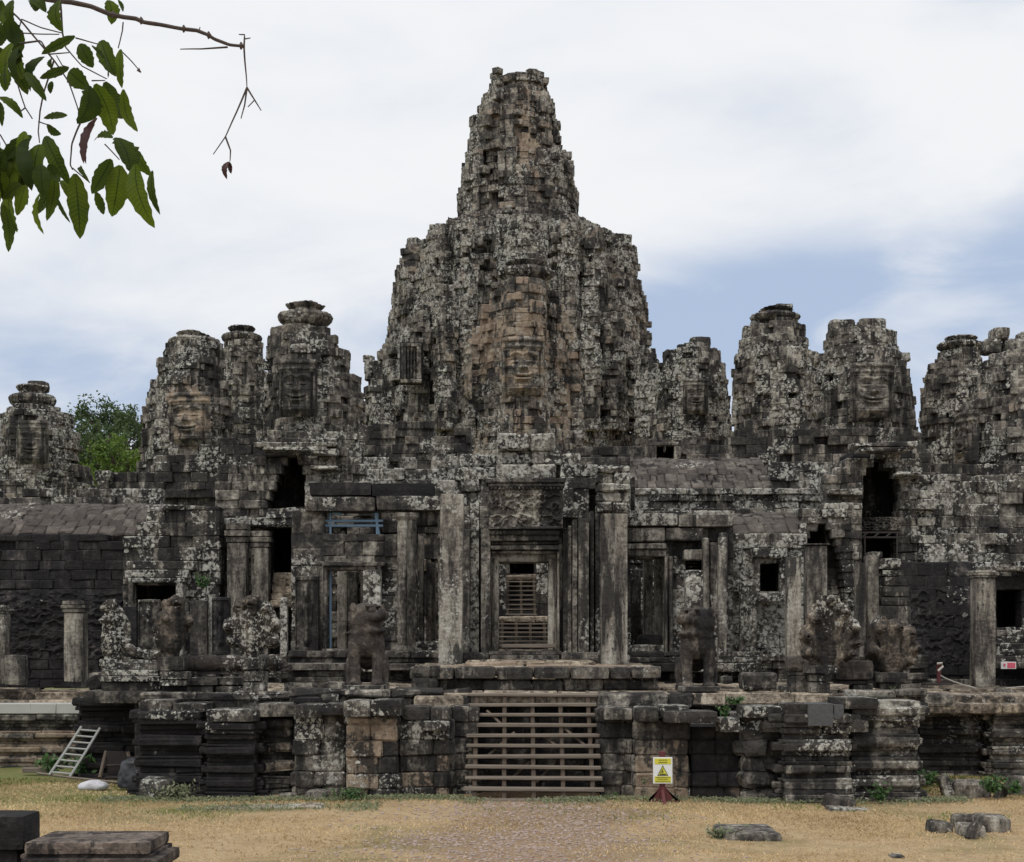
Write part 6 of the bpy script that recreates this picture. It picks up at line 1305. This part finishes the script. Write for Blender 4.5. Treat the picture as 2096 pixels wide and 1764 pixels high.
# grass
def grass(name, label, n, xr, yr, dens, mat, h, seed, wdt=.012):
    rg = np.random.default_rng(seed); y = rg.uniform(0, 1, n) ** .8 * (yr[1] - yr[0]) + yr[0]; x = rg.uniform(xr[0], xr[1], n)
    k = rg.random(n) < dens(x, y); x, y = x[k], y[k]; n = len(x); z = gz(x, y) - .01
    a = rg.uniform(0, 6.28, n); hh = h * rg.uniform(.4, 1.3, n); ln = rg.normal(0, .8, (n, 2)) * hh[:, None]
    b = np.stack((x, y, z), -1); s = np.stack((np.cos(a), np.sin(a), 0 * a), -1) * wdt * rg.uniform(.6, 1.4, n)[:, None]
    t = b + np.stack((ln[:, 0], ln[:, 1], hh), -1); md = b + np.stack((ln[:, 0] * .35, ln[:, 1] * .35, hh * .6), -1)
    v = np.stack((b - s, b + s, md + s * .7, md - s * .7, t), 1); i = np.arange(n)[:, None] * 5
    m = M(); rn = np.clip(vnoise(np.stack((x * .5, y * .5, 0 * x), -1)) * .7 + rg.random(n) * .45, 0, 1)
    m.add(v.reshape(-1, 3), i + np.array((0, 1, 2, 3)), i + np.array((3, 2, 4)), 0, 0, rnd=np.repeat(rn, 5))
    return tag(m.build(name, mat), label, 'grass', kind='stuff')
nz = lambda x, y, s, o=0.: vnoise(np.stack((x * s + o, y * s, 0 * x + o), -1))
def path_(x, y): return np.clip(1.35 - np.abs(x - .35) * .42 + (nz(x, y, .6, 5) - .5) * 1.6, 0, 1)
def inside(x, y):  # keep clear of the terrace footprint
    return (y > 31.0) & (x > -8.3) & (x < 8.8) | (y > 35.4) & (x < -8) | (y > 36.4)
grass('dry_grass', 'short straw-coloured dry grass over the lawn', 260000, (-14, 14), (20.5, 36.4), lambda x, y: (1 - .92 * path_(x, y)) * np.clip(nz(x, y, .45, 3) * 1.5 - .1, .12, 1) * ~inside(x, y), 'straw', .045, 41, .011)
grass('green_grass', 'greener grass patches along the foot of the terrace and at the left', 110000, (-15, 15), (21.0, 36.6), lambda x, y: np.clip((y - 27.5) / 4 + np.clip((-5.5 - x) / 3, 0, 1) * np.clip((y - 26) / 3, 0, 1) * .9 + np.clip((x - 6) / 4, 0, 1) * .4 + (nz(x, y, .5, 9) - .62) * 2.6, 0, 1) * np.clip(nz(x, y, .9, 2) * 2.2 - .7, 0, 1) * ~inside(x, y) * (1 - .7 * path_(x, y)), 'greengrass', .065, 42, .012)
def cover(name, label, n, seed):
    rg = np.random.default_rng(seed); x = rg.uniform(-8.5, 9.5, n); e = np.where((x > -1) & (x < 1.9), 30.75, 31.2); y = e - np.abs(rg.normal(0, .35, n)) - (nz(x, x * 0, .4, 3) - .5) * .5
    l2 = rg.random(n) < .14; y = np.where(l2, 29.1 + rg.normal(0, .2, n) + (x + 5) * .06, y); x = np.where(l2, rg.uniform(-6.5, -2.6, n), x)
    k = rg.random(n) < np.clip(nz(x, y, .8, 7) * 2.2 - .55, 0, 1); x, y = x[k], y[k]; n = len(x)
    c = np.stack((x, y, gz(x, y) + rg.uniform(.0, .09, n)), -1); m = M()
    quads(m, c, rg.normal(0, 1, (n, 3)), rg.normal(0, .5, (n, 3)) + np.array((0, -.5, 1.)), .055 * rg.uniform(.6, 1.4, n), .035 * rg.uniform(.6, 1.3, n), rg.random(n))
    return tag(m.build(name, 'sageweed'), label, 'ground cover', kind='stuff')
cover('ground_cover', 'low sage-green weeds creeping along the foot of the terrace', 17000, 51)
# fallen chips and gravel on the path
rg = np.random.default_rng(61); n = 3500; x = rg.normal(.3, 1.9, n); y = rg.uniform(21.5, 30.3, n); k = rg.random(n) < path_(x, y); x, y = x[k], y[k]; s = rg.uniform(.008, .028, len(x))
m = M(); blocks(m, np.stack((x, y, gz(x, y) + s * .3), -1), np.stack((s * 1.3, s, s * .6), -1), rg.uniform(0, 3, len(x)), .4 * s, .003, .3, 0.); tag(m.build('path_gravel', 'gravel'), 'loose stone chips on the bare path', 'gravel', kind='stuff')
# ------------------------------------------------------------------ overhanging branch, near
YB = 4.6; K = .3354
def Z1(x, y, dy=0.): return P(x * K, y * K, YB + dy)
br = mk('tree_branch', 'leafy branch hanging into the top left corner, close to the camera', 'branch', (-2.6, YB, 0))
m = M()
def twig(pts, r0, r1, dy=0., seg=7):
    pts = np.array(pts, float); t = np.linspace(0, len(pts) - 1, len(pts) * 5); q = np.stack([np.interp(t, range(len(pts)), pts[:, k]) for k in range(2)], -1)
    w3 = np.array([Z1(a, b, dy) for a, b in q]); w3 = w3 + (np.stack((fbm(w3 * 9, 2), fbm(w3 * 9 + 7, 2), fbm(w3 * 9 + 13, 2)), -1)) * .012
    rr = np.linspace(r0, r1, len(w3)) * (1 + .25 * fbm(w3 * 30, 2)); tube(m, w3, rr * K * YB / F, seg)
tr = M(); tube(tr, [(-3.9, YB + .6, -.1), (-3.8, YB + .5, 1.6), (-3.75, YB + .3, 3.4), (-3.6, YB + .2, 5.2)], [.2, .16, .13, .1], 12); tube(tr, [(-3.75, YB + .3, 3.2), (-3.0, YB + .1, 4.6), (-2.0, YB, 5.25), Z1(-60, -45)], [.08, .05, .03, .017], 8); tube(tr, [(-3.75, YB + .3, 3.3), (-2.7, YB + .1, 4.9), Z1(-80, 10), Z1(0, 20)], [.06, .035, .012, .009], 8); tr.build('trunk', 'bark', br)
twig([(-60, -45), (120, -30), (330, 0), (430, 10), (560, 40), (680, 85), (760, 100), (830, 110), (870, 130), (1000, 155), (1120, 175), (1200, 185), (1260, 210), (1310, 240), (1400, 270), (1490, 280)], 17, 9, 0)
for x, y in ((1120, 176), (1272, 215), (860, 126), (1470, 280), (690, 90)): tube(m, [Z1(x, y - 24), Z1(x + 4, y), Z1(x, y + 22)], [.002, .0085, .002], 7)
for a in ([(1490, 290), (1492, 210), (1455, 210)], [(1495, 235), (1530, 228)], [(1490, 285), (1497, 420), (1502, 530)], [(1502, 530), (1440, 690), (1375, 835), (1300, 945)], [(1502, 530), (1550, 605), (1590, 672)], [(1550, 605), (1510, 650)], [(1502, 530), (1490, 640), (1470, 722)], [(1375, 835), (1405, 920), (1402, 985)], [(1390, 285), (1220, 298), (1097, 300)], [(1215, 185), (1220, 165)]):
    twig(a, 6 if len(a) > 2 else 4, 3, .02, 6)
for a in ([(0, 20), (100, 100), (230, 250), (330, 370), (420, 500), (470, 640), (500, 740)], [(130, 120), (250, 165), (380, 200)], [(0, 185), (120, 205), (360, 208)], [(365, 0), (380, 200), (400, 290), (500, 400), (650, 480)], [(460, 230), (600, 265)], [(120, 270), (250, 250), (300, 335), (420, 320)], [(330, 370), (270, 550), (240, 680), (230, 800), (240, 870)], [(100, 480), (155, 660), (195, 725)], [(155, 660), (115, 690)], [(495, 750), (440, 880), (430, 1000), (445, 1030)], [(0, 820), (80, 950), (160, 1125)], [(80, 960), (185, 962)], [(0, 1040), (70, 960)], [(640, 880), (730, 975)], [(530, 690), (590, 720)], [(755, 130), (750, 180), (720, 290)], [(740, 310), (800, 370), (860, 440)], [(560, 490), (640, 490)], [(230, 740), (290, 760)], [(445, 1020), (550, 1110)], [(130, 120), (90, 270), (60, 300)], [(420, 410), (380, 400), (345, 340)]):
    twig(a, 6.5 if len(a) > 3 else 4.5, 3.5, .03, 6)
m.build('twigs', 'bark', br)
def leaf(m, bx, by, tx, ty, w, rnd, rg, fold=.35, dy=0.):
    b, t = Z1(bx, by, dy), Z1(tx, ty, dy + rg.normal(0, .02)); ax_ = t - b; ln = np.linalg.norm(ax_); ax_ /= ln
    n0 = np.array((0, -1., 0)); s = np.cross(ax_, n0); s /= np.linalg.norm(s); n0 = np.cross(s, ax_); ro = rg.normal(0, .5); s, n0 = s * math.cos(ro) + n0 * math.sin(ro), n0 * math.cos(ro) - s * math.sin(ro)
    K2 = 14; wm = w * K * YB / F / 2 / max(.6, math.cos(ro)); vs = []; cur = rg.uniform(.05, .24) * ln * (1 if rg.random() < .8 else -1); ph = rg.uniform(0, 6)
    for k in range(K2 + 1):
        f = k / K2; hw = wm * (math.sin(math.pi * min(1, f * .97 + .015) ** .85) ** .75) * (1 if f < .93 else (1 - f) / .07 * .8 + .1)
        c = b + ax_ * ln * f + n0 * (cur * math.sin(f * math.pi)) + s * (math.sin(f * 2.6 + ph) * .02 * ln)
        for sd in (-1, -.5, 0, .5, 1):
            e = hw * (1 + .08 * math.sin(f * 31 + sd * 4 + ph)); vs.append(c + s * sd * e + n0 * (abs(sd) * fold * hw + .10 * hw * math.sin(f * 38 + ph) * abs(sd)))
    i = np.arange((K2 + 1) * 5).reshape(K2 + 1, 5); q = np.stack((i[:-1, :-1], i[1:, :-1], i[1:, 1:], i[:-1, 1:]), -1).reshape(-1, 4)
    m.add(np.array(vs), q, None, np.repeat(np.arange(K2 + 1) / K2, 5), np.tile((-1, -.5, 0, .5, 1), K2 + 1), rnd=rnd)
LV = [(75, 0, 90, 170, 62, .2), (180, 0, 280, 78, 70, .2), (200, 0, 215, 70, 60, .1), (365, 0, 385, 195, 95, .35), (660, 0, 680, 150, 80, .5), (455, 215, 255, 335, 55, .2), (490, 265, 565, 415, 95, .3), (610, 250, 710, 465, 105, .35), (560, 280, 660, 480, 62, .1), (735, 300, 745, 540, 66, .8), (270, 345, 190, 560, 85, .1), (75, 340, 165, 580, 92, .25), (420, 415, 240, 475, 54, .2), (425, 430, 545, 545, 115, .3), (545, 520, 470, 755, 105, .1), (585, 510, 690, 825, 132, .7), (640, 500, 750, 725, 112, .2), (755, 545, 840, 805, 64, .85), (155, 440, 280, 620, 62, .2), (315, 495, 310, 572, 42, .1), (320, 350, 322, 420, 42, .1), (410, 700, 265, 725, 48, .2), (290, 755, 370, 822, 44, .15), (690, 840, 575, 860, 62, .3), (720, 840, 800, 1055, 115, .2), (845, 920, 930, 1078, 66, .6), (830, 1000, 945, 1392, 122, .75), (930, 1040, 975, 1312, 52, .3), (740, 1010, 680, 1322, 132, .75), (685, 975, 555, 1180, 102, .3), (270, 835, 440, 1132, 100, .35), (240, 880, 215, 1110, 116, .6), (250, 1000, 260, 1200, 100, .1), (340, 970, 220, 1310, 92, .15), (465, 1060, 480, 1458, 122, .55), (330, 1060, 290, 1350, 82, .4), (265, 1150, 268, 1430, 54, .95), (190, 825, 0, 1000, 92, .3), (130, 1100, 0, 1105, 42, .15), (160, 1130, 100, 1315, 72, .8), (130, 1125, 15, 1212, 72, .3), (30, 1250, 48, 1538, 82, .3), (10, 1240, 115, 1400, 64, .1), (0, 590, 140, 722, 52, .4), (0, 620, 10, 772, 42, .2), (45, 380, 40, 517, 42, .05), (0, 290, 20, 400, 64, .2), (50, 190, 0, 280, 72, .1), (485, 1020, 550, 1110, 32, .2), (590, 1170, 630, 1310, 56, .3), (370, 1100, 415, 1205, 52, .95), (110, 240, 145, 350, 56, .1), (345, 1200, 430, 1362, 26, .3), (720, 0, 752, 72, 24, .1), (10, 0, -20, 110, 60, .3), (-30, 120, 20, 240, 60, .2), (120, 300, 80, 400, 60, .1), (300, 1000, 360, 1110, 70, .2)]
rg = np.random.default_rng(77); m = M()
for q in range(26):
    bx, by = ((rg.uniform(-60, 200), rg.uniform(780, 1180)) if q < 16 else (rg.uniform(-60, 160), rg.uniform(0, 420))); LV.append((bx, by, bx + rg.uniform(-60, 60), by + rg.uniform(130, 300), rg.uniform(60, 105), rg.random() ** 1.5))
for a in LV: leaf(m, *a, rg, rg.uniform(.1, .4), rg.normal(0, .10))
m.build('leaves', 'leaf', br, smooth=True)
m = M()
leaf(m, 595, 720, 510, 1000, 78, .3, rg, .5); leaf(m, 580, 760, 525, 1003, 50, .8, rg, .5, .02); leaf(m, 1402, 985, 1388, 1095, 40, .1, rg, .9); leaf(m, 1402, 990, 1412, 1060, 30, .4, rg, .9); leaf(m, 845, 420, 862, 445, 22, .3, rg, .5)
m.build('dead_leaves', 'deadleaf', br, smooth=True)
